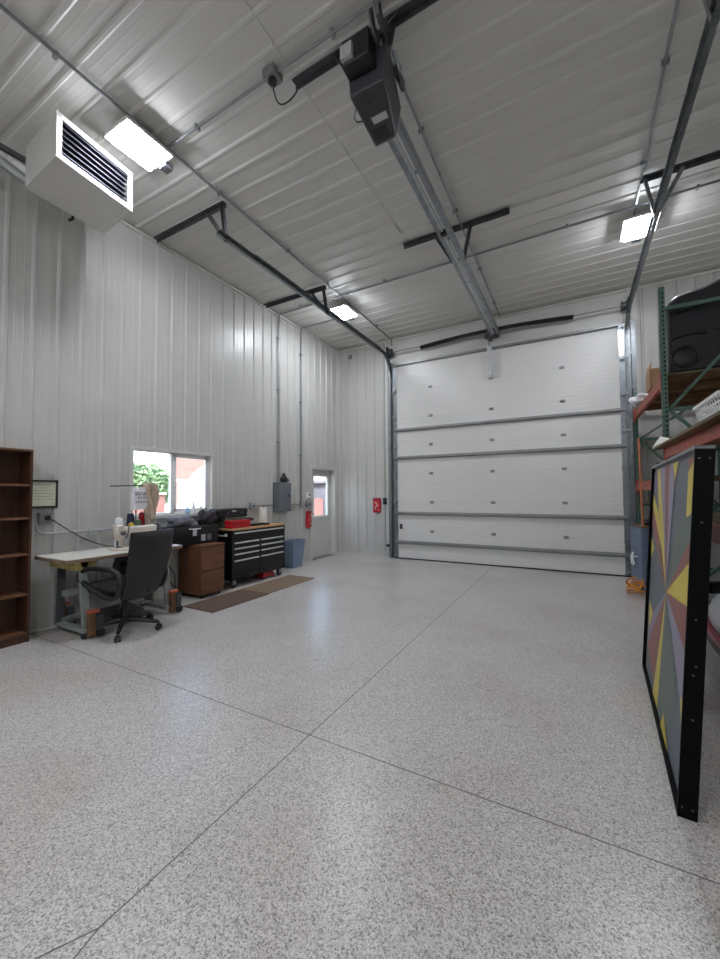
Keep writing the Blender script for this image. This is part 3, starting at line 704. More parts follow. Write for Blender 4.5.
MB().lathe([(.03,0),(.07,.01),(.075,.03),(.05,.05),(.03,.06)], (-4.455,2.92,1.0), 20, 'y').build('hand_wheel', M['dsteel'], sm, smooth=True)
MB().cyl((-4.42,2.455,.91),(-4.42,2.455,.85),.008,n=8).cyl((-4.44,2.475,.91),(-4.44,2.475,.835),.006,n=8).box(-4.455,-4.40,2.45,2.49,.832,.84).build('needle_bar', M['dsteel'], sm)
MB().lathe([(.018,0),(.026,.008),(.014,.02),(.024,.032),(.01,.05)], (-4.40,2.50,.99), 14, 'x').build('tension_dial', M['dsteel'], sm, smooth=True)
MB().tube([(-4.375,2.5,1.07),(-4.36,2.52,1.10),(-4.36,2.55,1.06),(-4.37,2.545,.98),(-4.36,2.52,.93)], .007, 6).build('take_up_lever', M['dsteel'], sm)

# thread stand with tray
st = thing('thread_stand', 'thin metal thread stand pole with a long horizontal arm behind sewing machine', 'thread stand', (-4.62, 2.78, sz))
MB().lathe([(.05,0),(.05,.01),(.012,.02)], (-4.62,2.78,sz), 16).cyl((-4.62,2.78,sz),(-4.62,2.78,1.50),.009,n=8).build('pole', M['galv'], st)
MB().cyl((-4.62,2.48,1.515),(-4.62,2.93,1.53),.0075,n=8).build('arm', M['dsteel'], st)
MB().box(-4.72,-4.54,2.62,2.97,1.015,1.025).build('tray', M['dsteel'], st, .003)
# thread cones beside the machine (stand on table)
def cone(x, y, z, m, label, r=.038, hgt=.11, group='thread spools'):
    t = thing('thread_spool', label, 'thread spool', (x,y,z), 0, group)
    MB().lathe([(.012,0),(.012,hgt+.015),(.006,hgt+.018)], (x,y,z), 12).build('core', M['paper'], t)
    MB().lathe([(r*.9,.004),(r,.012),(r*.98,hgt*.6),(r*.85,hgt),(r*.4,hgt+.006)], (x,y,z), 16).build('thread', m, t, smooth=True)
    return t
cone(-4.60, 2.575, sz, M['white'], 'tall white thread cone on the table behind the machine head', .045, .345)
cone(-4.72, 2.775, sz, M['white'], 'second white thread cone farther right behind the machine arm', .045, .335)
cone(-4.60, 2.715, 1.025, M['yellow'], 'yellow thread spool on the thread stand tray', .032, .05)
cone(-4.60, 2.80, 1.025, M['green'], 'green thread spool on the thread stand tray', .036, .08)
cone(-4.66, 2.74, 1.025, M['navy'], 'dark navy thread spool on the thread stand tray', .042, .16)
cone(-4.64, 2.865, 1.025, M['red'], 'red thread spool on the thread stand tray', .036, .17)
# printed white bag hanging from the arm
bg = thing('shopping_bag', 'white plastic bag with rows of dark lettering hanging from thread stand arm', 'bag', (-4.56, 2.75, 1.5))
m = MB(); m.grid(lambda u, v: (-4.585+.045*math.sin(PI*u)+.012*math.sin(9*u+2*v), 2.695+.215*(u-.5)*(.72+.28*min(1, 2.2*(1-v)))+.1075, 1.235+.27*v), 16, 12)
m.grid(lambda u, v: (-4.60, 2.695+.215*(u-.5)*(.72+.28*min(1, 2.2*(1-v)))+.1075, 1.235+.27*v), 4, 12); m.build('bag_body', M['bagw'], bg, smooth=True)
ik = MB()
def bagx(u, v): return -4.585+.045*math.sin(PI*u)+.012*math.sin(9*u+2*v)+.003
def stroke(u0, v0, u1, v1, w=.02):
    n = 4; P = lambda u, v: V((bagx(u, v), 2.695+.215*(u-.5)*(.72+.28*min(1, 2.2*(1-v)))+.1075, 1.235+.27*v))
    for i in range(n):
        a, b = (u0+(u1-u0)*i/n, v0+(v1-v0)*i/n), (u0+(u1-u0)*(i+1)/n, v0+(v1-v0)*(i+1)/n)
        if abs(u1-u0) > abs(v1-v0): ik.add([P(a[0],a[1]-w), P(b[0],b[1]-w), P(b[0],b[1]+w), P(a[0],a[1]+w)], [[0,1,2,3]])
        else: ik.add([P(a[0]-w,a[1]), P(a[0]+w,a[1]), P(b[0]+w,b[1]), P(b[0]-w,b[1])], [[0,1,2,3]])
for u in (.22,.40,.60,.78):   # top row of tall letters
    stroke(u-.05,.66,u-.05,.80,.018); stroke(u+.05,.66,u+.05,.80,.018); stroke(u-.05,.66,u+.05,.66,.018)
for u in (.35,.47,.60,.72): stroke(u,.50,u,.57,.02); stroke(u,.50,u+.06,.50,.012); stroke(u,.57,u+.06,.57,.012)
for i in range(7): stroke(.2+.105*i,.29,.2+.105*i,.40,.02)
ik.build('lettering', M['ink'], bg)
# beige cloth draped over the stand
cl = MB()
def drape(u, v):
    a = (u-.5)*2; k = 1-v; w = .115*(1-.55*k+.35*math.sin(PI*min(1, k*1.5))*(a > 0))
    y = 2.925+w*a-.012*math.sin(6*k)+.02*k; x = -4.60+.02*math.sin(5*u+3*v)+.018*math.sin(15*u+2*v)
    z = 1.56-.085*abs(a)**2.2*(1-.3*a)-k*(.44-.05*a); return (x+.055*(1-abs(a))**.5, y, z)
cl.grid(drape, 24, 20); cl.grid(lambda u, v: V(drape(u, v))-V((.09*math.sin(PI*u)+.004, 0, 0)), 24, 20)
tag(cl.build('draped_cloth', M['cloth'], None, smooth=True, solid=.003), 'beige cloth draped over the thread stand in front of the window', 'cloth')

# ------------------------------------------------------------------ office chair (local coordinates, faces +x)
ch = thing('office_chair', 'black high-back office chair with loop arms facing the sewing table', 'chair', (-4.135, 2.385, 0), math.radians(193), None, True)
# five-star base
for k in range(5):
    a = 2*PI*k/5+math.radians(56); d = V((math.cos(a), math.sin(a), 0))
    m = MB(); m.tube([d*.03+V((0,0,.125)), d*.16+V((0,0,.115)), d*.335+V((0,0,.085))], .03, 8, rs=[.035,.028,.018])
    m.build('base_leg', M['black'], ch, smooth=True)
    p = d*.345; s = V((-d.y, d.x, 0)); c = MB()
    for sg in (-1, 1): c.tube([p+s*.006*sg+V((0,0,.03)), p+s*.026*sg+V((0,0,.03))], .029, 16)
    c.tube([p+V((0,0,.03)), p+V((0,0,.085))], .008, 8); c.obox(p+V((0,0,.052)), (.035,.035,.02)); c.build('caster', M['black'], ch)
MB().lathe([(.055,.09),(.055,.15),(.032,.16),(.030,.30),(.024,.305),(.024,.40)], (0,0,0), 18).build('gas_column', M['black'], ch, smooth=True)
MB().box(-.13,.12,-.08,.08,.375,.42).build('seat_plate', M['black'], ch, .01)
m = MB()
def cush(x0, x1, y0, y1, z0, z1, n=10):
    # rounded slab as a superellipsoid
    cx, cy, cz = (x0+x1)/2, (y0+y1)/2, (z0+z1)/2; hx, hy, hz = (x1-x0)/2, (y1-y0)/2, (z1-z0)/2
    sp = lambda t, e: math.copysign(abs(t)**e, t); vs = []; nu, nv = 36, 14
    for i in range(nv+1):
        t = -PI/2+PI*i/nv
        for j in range(nu):
            p = 2*PI*j/nu; vs.append((cx+hx*sp(math.cos(t), .35)*sp(math.cos(p), .35), cy+hy*sp(math.cos(t), .35)*sp(math.sin(p), .35), cz+hz*sp(math.sin(t), .7)))
    return vs, [[i*nu+j, i*nu+(j+1) % nu, (i+1)*nu+(j+1) % nu, (i+1)*nu+j] for i in range(nv) for j in range(nu)]
m.add(*cush(-.24,.30,-.255,.255,.42,.53)); m.build('seat', M['fabric'], ch, smooth=True)
# backrest shell, curved
def backpt(u, v, off):
    y = (u-.5)*(.45+.09*min(1, v*1.5)); z = .38+.67*v
    x = -.24-.15*v-.03*math.sin(PI*v)+.05*(2*u-1)**2*(1-.4*v)+off
    return V((x, y, z))
m = MB(); NU, NV = 14, 18
def rnd_off(u, v):   # soft rounded outline
    e = min(u, 1-u)*.5; f2 = min(v, 1-v)*.66
    return min(1, (e/.05))**.5*min(1, (f2/.05))**.5
m.grid(lambda u, v: backpt(u, v, -.012-.028*rnd_off(u, v)), NU, NV)
m.grid(lambda u, v: backpt(u, v, .012+.035*rnd_off(u, v)), NU, NV)
for uu in (0, 1): m.grid(lambda u, v: backpt(uu, v, -.012+.024*u), 1, NV)
for vv in (0, 1): m.grid(lambda u, v: backpt(u, vv, -.012+.024*v), NU, 1)
m.build('backrest', M['fabric'], ch, smooth=True)
m = MB(); m.tube([(-.10,0,.40),(-.24,0,.39),(-.30,0,.44),(-.31,0,.60)], .022, 8); m.build('back_support', M['black'], ch, smooth=True)
for sg in (-1, 1):
    y = .285*sg; pts = []
    ctrl = [(-.20,.43),(-.25,.54),(-.21,.65),(-.06,.69),(.14,.685),(.25,.645),(.26,.58),(.17,.52),(.02,.455),(-.08,.42)]
    k = len(ctrl)
    for i in range(k):
        p0, p1, p2, p3 = (ctrl[(i+o) % k] for o in (-1, 0, 1, 2))
        for s_ in range(4):
            t_ = s_/4; f_ = lambda a, b, c, d: .5*(2*b+(c-a)*t_+(2*a-5*b+4*c-d)*t_*t_+(3*b-a-3*c+d)*t_**3)
            pts.append((f_(p0[0],p1[0],p2[0],p3[0]), y, f_(p0[1],p1[1],p2[1],p3[1])))
    MB().tube(pts, .026, 10, closed=True).build('armrest', M['black'], ch, smooth=True)
    MB().box(-.13,-.02,min(y,y-.08*sg),max(y,y-.08*sg),.405,.43).build('arm_bracket', M['black'], ch, .004)

# ------------------------------------------------------------------ brown drawer cabinet
wc = thing('drawer_cabinet', 'brown wood two-drawer cabinet between sewing table and black tool chest', 'cabinet', (-4.65, 3.75, 0))
cx0, cx1, cy0, cy1 = W+.03, -4.41, 3.555, 3.95
MB().box(cx0,cx1-.018,cy0,cy1,.05,.70).build('body', M['cabside'], wc, .003)
MB().box(cx0,cx1+.004,cy0-.004,cy1+.004,.70,.722).build('top_panel', M['cabwood'], wc, .003)
for z0, z1 in ((.06,.368), (.376,.692)):
    d = MB().box(cx1-.018,cx1,cy0+.004,cy1-.004,z0,z1).build('drawer', M['cabwood'], wc, .003)
    MB().box(cx1-.012,cx1+.002,cy0+.01,cy1-.01,z1-.002,z1+.006).build('finger_groove', M['dark'], d)
for x in (cx0+.06, cx1-.06):
    for y in (cy0+.05, cy1-.05):
        MB().lathe([(.008,-.012),(.024,-.01),(.025,0),(.024,.01),(.008,.012)], (x,y,.025), 14, 'x').cyl((x,y,.025),(x,y,.052),.008,n=8).build('caster', M['black'], wc)

# big black carrying case and what is piled on it
bcx = thing('equipment_case', 'large black equipment case with silver latch on top of the brown cabinet', 'case', (-4.75, 3.64, .722))
kx0, kx1, ky0, ky1, kz0, kz1 = -4.89, -4.60, 3.29, 4.00, .7225, .975
MB().box(kx0,kx1,ky0,ky1,kz0,kz0+.17).build('case_body', M['tbox'], bcx, .012)
MB().box(kx0-.004,kx1+.006,ky0-.006,ky1+.006,kz0+.17,kz1).build('case_lid', M['black'], bcx, .012)
MB().box(kx1,kx1+.015,3.56,3.62,kz0+.12,kz0+.22).build('latch', M['alu'], bcx, .003)
for y, m_ in ((3.70, M['plate']), (3.80, M['greyf'])): MB().box(kx1,kx1+.004,y,y+.07,kz0+.04,kz0+.13).build('sticker', m_, bcx)
MB().tube([(kx1+.003,3.50,kz1-.03),(kx1+.04,3.52,kz1-.035),(kx1+.04,3.66,kz1-.035),(kx1+.003,3.68,kz1-.03)], .008, 7).build('case_handle', M['alu'], bcx, smooth=True)
def blob(name, c, sx, sy, sz_, m_, label, cat, seed=1, flat=.8):
    rr = random.Random(seed); ph = [rr.uniform(0, 6) for _ in range(6)]
    def fn(q):
        d = 1+.10*math.sin(q.y*34+ph[0])+.09*math.sin(q.x*45+q.y*20+ph[1])+.07*math.sin(q.z*60-q.y*27+ph[2])+.05*math.sin(q.y*71+q.x*33+ph[3])
        q = q*d; q.z = max(q.z, -sz_*flat); return q
    mb = MB(); mb.ball((c[0],c[1],c[2]+sz_*flat), 1, sx, sy, sz_, 40, 20, fn)
    return tag(mb.build(name, m_, None, smooth=True), label, cat)
blob('soft_bag', (-4.74,3.48,.976), .12, .21, .08, M['greyf'], 'grey soft tool bag lying on the black case in front of the window', 'bag', 2)
blob('folded_jacket', (-4.76,3.93,.976), .12, .19, .115, M['mdark'], 'dark purple folded jacket piled beside the grey soft bag', 'jacket', 5)
# bottles on the window sill
def bottle(x, y, z, r, hgt, m_, label, mc=None):
    t = thing('bottle', label, 'bottle', (x,y,z), 0, 'bottles on the window sill')
    MB().lathe([(r*.9,0),(r,.008),(r,hgt*.55),(r*.75,hgt*.7),(r*.32,hgt*.82),(r*.32,hgt*.9)], (x,y,z), 16).build('bottle_body', m_, t, smooth=True)
    MB().lathe([(r*.4,hgt*.88),(r*.4,hgt),(r*.2,hgt)], (x,y,z), 12).build('cap', mc or M['white'], t, smooth=True)
SZ = WZ0+.0125
bottle(-4.955, 3.74, SZ, .038, .10, M['bluegl'], 'squat blue bottle on the window sill')
bottle(-4.955, 3.84, SZ, .03, .17, M['white'], 'tall white bottle beside the blue one on the sill', M['greyf'])
bottle(-4.96, 3.98, SZ, .024, .14, M['white'], 'slim white bottle rightmost on the window sill')

# ------------------------------------------------------------------ black rolling tool chest
tc = thing('tool_chest', 'black rolling tool chest with silver drawer pulls and wooden worktop', 'tool chest', (-4.69, 4.74, 0))
ax0, ax1, ay0, ay1 = W+.03, -4.475, 4.145, 5.345
MB().box(ax0,ax1-.02,ay0,ay1,.13,.865).build('carcass', M['tbox'], tc, .004)
MB().box(ax1-.02,ax1,ay0,ay0+.04,.13,.865).box(ax1-.02,ax1,ay1-.04,ay1,.13,.865).box(ax1-.02,ax1,ay0,ay1,.13,.165).box(ax1-.02,ax1,ay0,ay1,.845,.865).box(ax1-.02,ax1,4.722,4.752,.16,.74).build('face_frame', M['tbox'], tc)
MB().box(ax0,ax1+.008,ay0-.005,ay1+.005,.867,.897).build('worktop', M['bench'], tc, .004)
def drawer(y0, y1, z0, z1):
    d = MB().box(ax1-.02,ax1-.002,y0,y1,z0,z1).build('drawer', M['tbox'], tc, .003)
    p = MB(); p.prism([(ax1-.002,y0+.01,z1-.026),(ax1+.016,y0+.01,z1-.020),(ax1+.018,y0+.01,z1-.006),(ax1-.002,y0+.01,z1-.002)], (0,y1-y0-.02,0)); p.build('drawer_pull', M['alu'], d)
drawer(ay0+.042, ay1-.042, .695, .838)
zt = [.688, .602, .517, .42]; zb = [.606, .521, .424, .17]
for y0, y1 in ((ay0+.042, 4.72), (4.754, ay1-.042)):
    for a, b in zip(zb, zt): drawer(y0, y1, a, b)
for x in (ax0+.06, ax1-.06):
    for y in (ay0+.08, ay1-.08):
        c = MB(); c.lathe([(.015,-.024),(.05,-.022),(.058,-.012),(.058,.012),(.05,.022),(.015,.024)], (x,y,.058), 20, 'x'); c.build('caster', M['black'], tc, smooth=True)
        MB().box(x-.035,x-.027,y-.03,y+.03,.05,.13).box(x+.027,x+.035,y-.03,y+.03,.05,.13).box(x-.035,x+.035,y-.035,y+.035,.115,.131).build('caster_fork', M['galv'], tc)
MB().lathe([(.012,0),(.02,.004),(.022,.02),(.012,.024)], (ax0+.30, ay0-.026, .80), 16, 'y').cyl((ax0+.3,ay0,.80),(ax0+.3,ay0-.02,.80),.008,n=8).build('side_knob', M['alu'], tc, smooth=True)
MB().box(ax0+.06,ax0+.34,ay0-.035,ay0-.02,.78,.80).build('push_handle', M['alu'], tc)
rj = MB(); rj.hexa([(-4.76,4.86,.03),(-4.54,4.86,.03),(-4.54,5.18,.03),(-4.76,5.18,.03)], [(-4.76,4.92,.115),(-4.56,4.92,.115),(-4.56,5.12,.115),(-4.76,5.12,.115)])
jk = thing('floor_jack', 'red floor jack tucked underneath the black tool chest', 'jack', (-4.65,5.0,0)); rj.build('jack_frame', M['red'], jk, .008)
for y in (4.90, 5.14):
    for x in (-4.72, -4.57): MB().lathe([(.01,-.012),(.03,-.012),(.03,.012),(.01,.012)], (x,y,.03), 12, 'x').build('wheel', M['black'], jk)
# items on the chest
gc = thing('grey_case', 'grey-green tool case under the black case at the chest rear', 'case', (-4.74,4.36,.897))
MB().box(-4.87,-4.66,4.19,4.60,.8975,.99).build('case_body', M['greyg'], gc, .012); MB().box(-4.872,-4.655,4.188,4.602,.99,1.055).build('case_lid', M['greyg'], gc, .012)
MB().box(-4.66,-4.645,4.34,4.46,.96,.98).build('case_handle', M['dsteel'], gc, .004)
bk2 = thing('black_case', 'flat black tool case topmost at the rear of the tool chest', 'case', (-4.74,4.34,1.056))
MB().box(-4.88,-4.65,4.06,4.63,1.0565,1.12).build('case_body', M['black'], bk2, .012); MB().box(-4.882,-4.645,4.058,4.632,1.12,1.19).build('case_lid', M['black'], bk2, .012)
for y in (4.2, 4.48): MB().box(-4.65,-4.636,y,y+.04,1.10,1.14).build('latch', M['dsteel'], bk2, .002)
MB().box(-4.646,-4.642,4.30,4.38,1.14,1.165).build('sticker', M['plate'], bk2)
rc = thing('red_case', 'red plastic tool case at the front edge of the tool chest', 'case', (-4.56,4.34,.897))
MB().box(-4.63,-4.49,4.14,4.54,.8975,.955).build('case_body', M['red'], rc, .01); MB().box(-4.632,-4.488,4.138,4.542,.957,1.015).build('case_lid', M['red'], rc, .01)
MB().tube([(-4.56,4.24,1.012),(-4.56,4.26,1.04),(-4.56,4.40,1.04),(-4.56,4.42,1.012)], .008, 7).build('case_handle', M['black'], rc, smooth=True)
dri = thing('cordless_drill', 'dark cordless drill lying behind the red case on the chest', 'drill', (-4.72,4.72,.897))
MB().tube([(-4.72,4.62,1.0),(-4.72,4.76,1.0),(-4.72,4.80,1.0),(-4.72,4.84,1.0)], .03, 12, rs=[.03,.034,.022,.012]).build('drill_body', M['black'], dri, smooth=True)
MB().bar((-4.72,4.66,.99),(-4.72,4.64,.935),.03,.04).build('grip', M['redbag'], dri, .006); MB().box(-4.76,-4.68,4.60,4.70,.8975,.94).build('battery', M['black'], dri, .006)
ty = thing('black_tray', 'shallow black tray on the wooden top beside the paper towel roll', 'tray', (-4.62,4.86,.897))
m = MB(); m.box(-4.70,-4.54,4.64,5.04,.8975,.903).box(-4.70,-4.692,4.64,5.04,.903,.925).box(-4.548,-4.54,4.64,5.04,.903,.925).box(-4.70,-4.54,4.64,4.648,.903,.925).box(-4.70,-4.54,5.032,5.04,.903,.925); m.build('tray_body', M['black'], ty)
pt = thing('paper_towel_roll', 'white paper towel roll standing on the tool chest', 'paper towel', (-4.76,5.11,.897))
MB().lathe([(.02,0),(.066,0),(.068,.006),(.068,.274),(.066,.28),(.02,.28)], (-4.76,5.11,.8975), 24).build('paper', M['paper'], pt, smooth=True)
MB().cyl((-4.76,5.11,.90),(-4.76,5.11,1.20),.012,n=10).build('core', M['carton'], pt, smooth=True)

# trash bin
tbn = thing('trash_bin', 'blue-grey plastic trash bin against the wall beside the tool chest', 'bin', (-4.79,6.0,0))
m = MB(); b0 = [(-4.88,5.86,0),(-4.71,5.86,0),(-4.71,6.15,0),(-4.88,6.15,0)]; b1 = [(-4.895,5.815,.50),(-4.675,5.815,.50),(-4.675,6.195,.50),(-4.895,6.195,.50)]
m.add(b0+b1, [[3,2,1,0],[0,1,5,4],[1,2,6,5],[2,3,7,6],[3,0,4,7]]); m.build('bin_body', M['bin'], tbn, .012, solid=.006)
m = MB(); m.box(-4.668,-4.66,5.80,6.21,.475,.52).box(-4.897,-4.889,5.80,6.21,.475,.52).box(-4.897,-4.66,5.80,5.808,.475,.52).box(-4.897,-4.66,6.202,6.21,.475,.52); m.build('rim', M['bin'], tbn, .004)
# mats
tag(MB().box(-4.35,-3.80,3.23,4.20,.0,.012).build('floor_mat', M['mat1'], None, .004), 'dark brown rubber floor mat in front of the brown cabinet', 'mat', 'floor mats')
tag(MB().box(-4.36,-3.83,4.21,5.34,.0,.012).build('floor_mat', M['mat2'], None, .004), 'lighter tan floor mat in front of the black tool chest', 'mat', 'floor mats')

# ------------------------------------------------------------------ pallet rack
XF, XB = .875, 1.94      # front and rear uprights
rk = thing('pallet_rack', 'green and orange pallet rack with plywood decks along the right side', 'rack', (1.4, 5.3, 0))
def upright(x, y, top, front):
    m = MB(); w, dp = .074, .05; sg = 1 if front else -1
    m.box(min(x,x+.003*sg),max(x,x+.003*sg),y-w/2,y+w/2,0,top); m.box(min(x,x+dp*sg),max(x,x+dp*sg),y-w/2,y-w/2+.003,0,top); m.box(min(x,x+dp*sg),max(x,x+dp*sg),y+w/2-.003,y+w/2,0,top)
    sl = m; sl.cur = 1; z = .15
    while z < top-.05:
        for yy in (-.018, .018):
            sl.add([(x-.0008*sg, y+yy-.009, z-.012), (x-.0008*sg, y+yy+.009, z-.016), (x-.0008*sg, y+yy+.006, z+.016), (x-.0008*sg, y+yy-.006, z+.012)], [[0,1,2,3]])
        for xx in (.03,):
            sl.add([(x+xx*sg-.008, y-w/2-.0008, z-.012), (x+xx*sg+.008, y-w/2-.0008, z-.012), (x+xx*sg+.008, y-w/2-.0008, z+.012), (x+xx*sg-.008, y-w/2-.0008, z+.012)], [[0,1,2,3]])
        z += .0508
    m.build('upright', [M['rackg'], M['dark']], rk)
    MB().box(x-.03 if front else x-.09, x+.09 if front else x+.03, y-.05, y+.05, 0, .008).build('foot_plate', M['rackg'], rk)
for yf, top in ((2.82, 3.68), (5.35, 3.68), (7.62, 3.02)):
    upright(XF, yf, top, True); upright(XB, yf, top, False)
    zs = [z for z in (.25, 1.20, 2.31, 3.44) if z < top-.1]
    if yf > 7: zs = [.25, 1.20, 2.25, 2.92]
    for i, z in enumerate(zs):
        MB().box(XF+.05, XB-.05, yf-.015, yf+.015, z-.02, z+.02).build('brace', M['rackg'], rk)
        if i: 
            m = MB(); a, b = ((XF+.06, yf, zs[i-1]), (XB-.06, yf, z)) if i % 2 else ((XB-.06, yf, zs[i-1]), (XF+.06, yf, z))
            m.bar(a, b, .03, .035, (0,1,0)); m.build('brace', M['rackg'], rk)
# extra diagonals of the middle frame as seen above and below the deck
for a, b in (((XF+.06,5.32,2.33),(XB-.06,5.32,3.40)), ((XF+.06,5.32,2.24),(XB-.06,5.32,1.24))):
    pass
def beam(y0, y1, z0, z1, x, m_=None):
    sg = 1 if x < 1.4 else -1; m = MB()
    m.box(min(x,x+.045*sg),max(x,x+.045*sg),y0+.04,y1-.04,z0,z1-.02); m.box(min(x+.018*sg,x+.045*sg),max(x+.018*sg,x+.045*sg),y0+.04,y1-.04,z1-.02,z1)
    b = m.build('beam', M['racko'], rk, .003)
    for y in (y0+.042, y1-.042):
        MB().box(min(x-.006*sg,x+.02*sg),max(x-.006*sg,x+.02*sg),y-.022,y+.022,z0-.05,z1+.04).build('end_plate', M['racko'], b)
def deck(y0, y1, z, x0, x1, th=.02):
    d = MB().box(x0, x1, y0, y1, z, z+th-.004).build('deck', M['ply'], rk); MB().box(x0-.002,x0,y0,y1,z,z+th).box(x0-.002,x1,y0-.002,y0,z,z+th).box(x0,x1,y0,y1,z+th-.004,z+th).build('deck_edge', M['plyedge'], d)
BY0, BY1, BY2 = 2.82, 5.35, 7.62
for x in (XF, XB):
    beam(BY1, BY2, 2.575, 2.705, x); beam(BY1, BY2, 1.43, 1.56, x)
    beam(BY0, BY1, 1.775, 1.885, x); beam(BY0, BY1, 1.04, 1.17, x)
deck(BY1+.06, BY2-.06, 2.706, .92, XB+.02); deck(BY1+.06, BY2-.06, 1.561, .93, XB+.02)
for y in (5.9, 6.5, 7.1): MB().box(XF+.05, XB-.05, y-.02, y+.02, 2.62, 2.70).build('cross_bar', M['ply'], rk)
deck(BY0+.05, BY1-.042, 1.886, .80, XB+.02, .022)
d5 = MB().box(.80, .868, BY1-.04, 5.52, 1.886, 1.908).build('deck', M['plyedge'], rk)
deck(BY0+.05, BY1-.06, 1.171, .925, XB+.02)

# moulded black shell on the upper deck
sh = thing('moulded_shell', 'huge black moulded plastic shell standing on the top rack deck', 'plastic shell', (1.45,5.62,2.73))
y0 = 5.46; outline = []
zb, zt_ = 2.7265, 3.64
def rc_(cx, cz, r_, a0, a1, n=8): return [(cx+r_*math.cos(a0+(a1-a0)*i/n), cz+r_*math.sin(a0+(a1-a0)*i/n)) for i in range(n+1)]
outline += [(.965, zb)]
outline += [(.965, 3.47)]+rc_(1.125, 3.47, .16, PI, PI/2+.30)[1:]
outline += [(1.30, 3.66), (1.45, 3.72), (1.70, 3.76), (1.93, 3.76), (1.98, 3.70), (1.98, zb)]
m = MB(); m.prism([(x, y0, z) for x, z in outline], (0, .55, 0)); m.build('shell_body', M['shell'], sh, .035, True)
m = MB(); c0 = (1.115, y0-.001, 2.90)
m.tube([(c0[0]+.115*math.cos(2*PI*i/40), y0-.004, c0[2]+.115*math.sin(2*PI*i/40)) for i in range(40)], .014, 8, closed=True); m.build('round_rib', M['shell'], sh, smooth=True)
MB().lathe([(.001,-.004),(.09,-.004),(.10,0)], (c0[0], y0-.004, c0[2]), 32, 'y').build('round_boss', M['shell'], sh, smooth=True)
for a, b in (((1.02,3.40),(1.62,3.50)), ((1.35,3.18),(1.62,3.02)), ((1.0,3.12),(1.30,3.14))):
    m = MB(); m.tube([(a[0],y0-.002,a[1]), ((a[0]+b[0])/2,y0-.004,(a[1]+b[1])/2+.02), (b[0],y0-.002,b[1])], .014, 8); m.build('moulded_rib', M['shell'], sh, smooth=True)

# things on the rack
cb = thing('cardboard_box', 'open brown cardboard box at the front of the top rack deck', 'box', (1.02, 5.85, 2.727))
m = MB(); m.box(.90,1.15,5.70,6.05,2.7265,2.73).box(.90,.905,5.70,6.05,2.73,2.97).box(1.145,1.15,5.70,6.05,2.73,2.97).box(.90,1.15,5.70,5.705,2.73,2.97).box(.90,1.15,6.045,6.05,2.73,2.97)
cb.location = (0,0,0); BASE[cb.name] = V(); cb.location = (1.02,5.85,2.727); BASE[cb.name] = V((1.02,5.85,2.727))
# keep clear of the moulded shell: the box stands beyond it
for i, p in enumerate(m.v): m.v[i] = p+V((-.02, .34, 0))
m.build('carton_body', M['carton'], cb)
m = MB(); m.hexa([(.88,6.04,2.97),(.885,6.04,2.97),(.885,6.39,2.97),(.88,6.39,2.97)], [(.895,6.04,3.05),(.90,6.04,3.05),(.90,6.39,3.05),(.895,6.39,3.05)]); m.build('flap', M['carton'], cb)
blob('white_sack', (.97,7.15,2.7265), .18, .30, .085, M['bagw'], 'crumpled white plastic sack on the far end of top rack deck', 'sack', 11, .7)
def sheet(u, v):
    a = V((.795,5.50,1.912))*(1-u)+V((.80,5.12,1.912))*u; b = V((.842,5.30,2.015))*(1-u)+V((.860,4.74,1.914))*u
    return a*(1-v)+b*v+V((0, 0, .022*math.sin(PI*v)*math.sin(PI*u)))
m = MB(); m.grid(sheet, 10, 10)
tag(m.build('paper_sheet', M['paper'], None, smooth=True, solid=.004), 'curled white sheet lying on the lower rack deck end', 'paper')
bk3 = thing('laundry_basket', 'white plastic basket with slotted sides on the lower rack deck', 'basket', (1.13,4.0,1.909))
b0 = [(.97,3.72),(1.27,3.72),(1.27,4.24),(.97,4.24)]; b1 = [(.93,3.66),(1.31,3.66),(1.31,4.32),(.93,4.32)]; z0, z1 = 1.911, 2.12
bm_ = MB()
def lerp(a, b, t): return (a[0]+(b[0]-a[0])*t, a[1]+(b[1]-a[1])*t)
for k in range(4):
    a0_, a1_ = b0[k], b0[(k+1) % 4]; c0_, c1_ = b1[k], b1[(k+1) % 4]; n = 10 if k % 2 else 7
    for i in range(n+1):
        t_ = i/n; p, q2 = lerp(a0_, a1_, t_), lerp(c0_, c1_, t_); bm_.bar((*p, z0), (*q2, z1), .010, .008, (0,1,0) if k % 2 == 0 else (1,0,0))
    for v_ in (0, .25, .5, .75):
        p0_, p1_ = lerp(a0_, c0_, v_), lerp(a1_, c1_, v_); z = z0+(z1-z0)*v_; bm_.bar((*p0_, z), (*p1_, z), .008, .014)
bm_.build('lattice_sides', M['white'], bk3)
m = MB()
for k in range(4): m.bar((*b1[k], z1), (*b1[(k+1) % 4], z1), .028, .03)
m.build('rim', M['white'], bk3, .004); MB().box(.97,1.27,3.72,4.24,z0,z0+.006).build('bottom', M['white'], bk3)

# under the rack: metal cabinet, plank, cord, canister, hull
lk = thing('metal_cabinet', 'blue-grey metal cabinet standing on the floor at the far end of the rack', 'cabinet', (.93, 6.95, 0), math.radians(9), None, True)
MB().box(-.15,.16,-.25,.25,.02,.90).build('body', M['locker'], lk, .006); MB().box(-.165,-.15,-.235,.235,.04,.88).build('door', M['locker'], lk, .004)
m = MB(); m.tube([(-.17,.10,.50),(-.20,.06,.48),(-.20,-.02,.47),(-.19,-.14,.485)], .010, 7); m.tube([(-.175,.10,.52),(-.195,.12,.45),(-.195,.10,.36),(-.19,.04,.33),(-.19,.0,.36),(-.19,.06,.42),(-.175,.12,.44)], .011, 7); m.build('handle', M['white'], lk, smooth=True)
MB().box(-.16,.17,-.26,.26,.90,.925).build('top_board', M['dolly'], lk, .004)
for x in (-.12, .12):
    for y in (-.2, .2): MB().cyl((x,y,0),(x,y,.02),.02,n=10).build('foot', M['black'], lk)
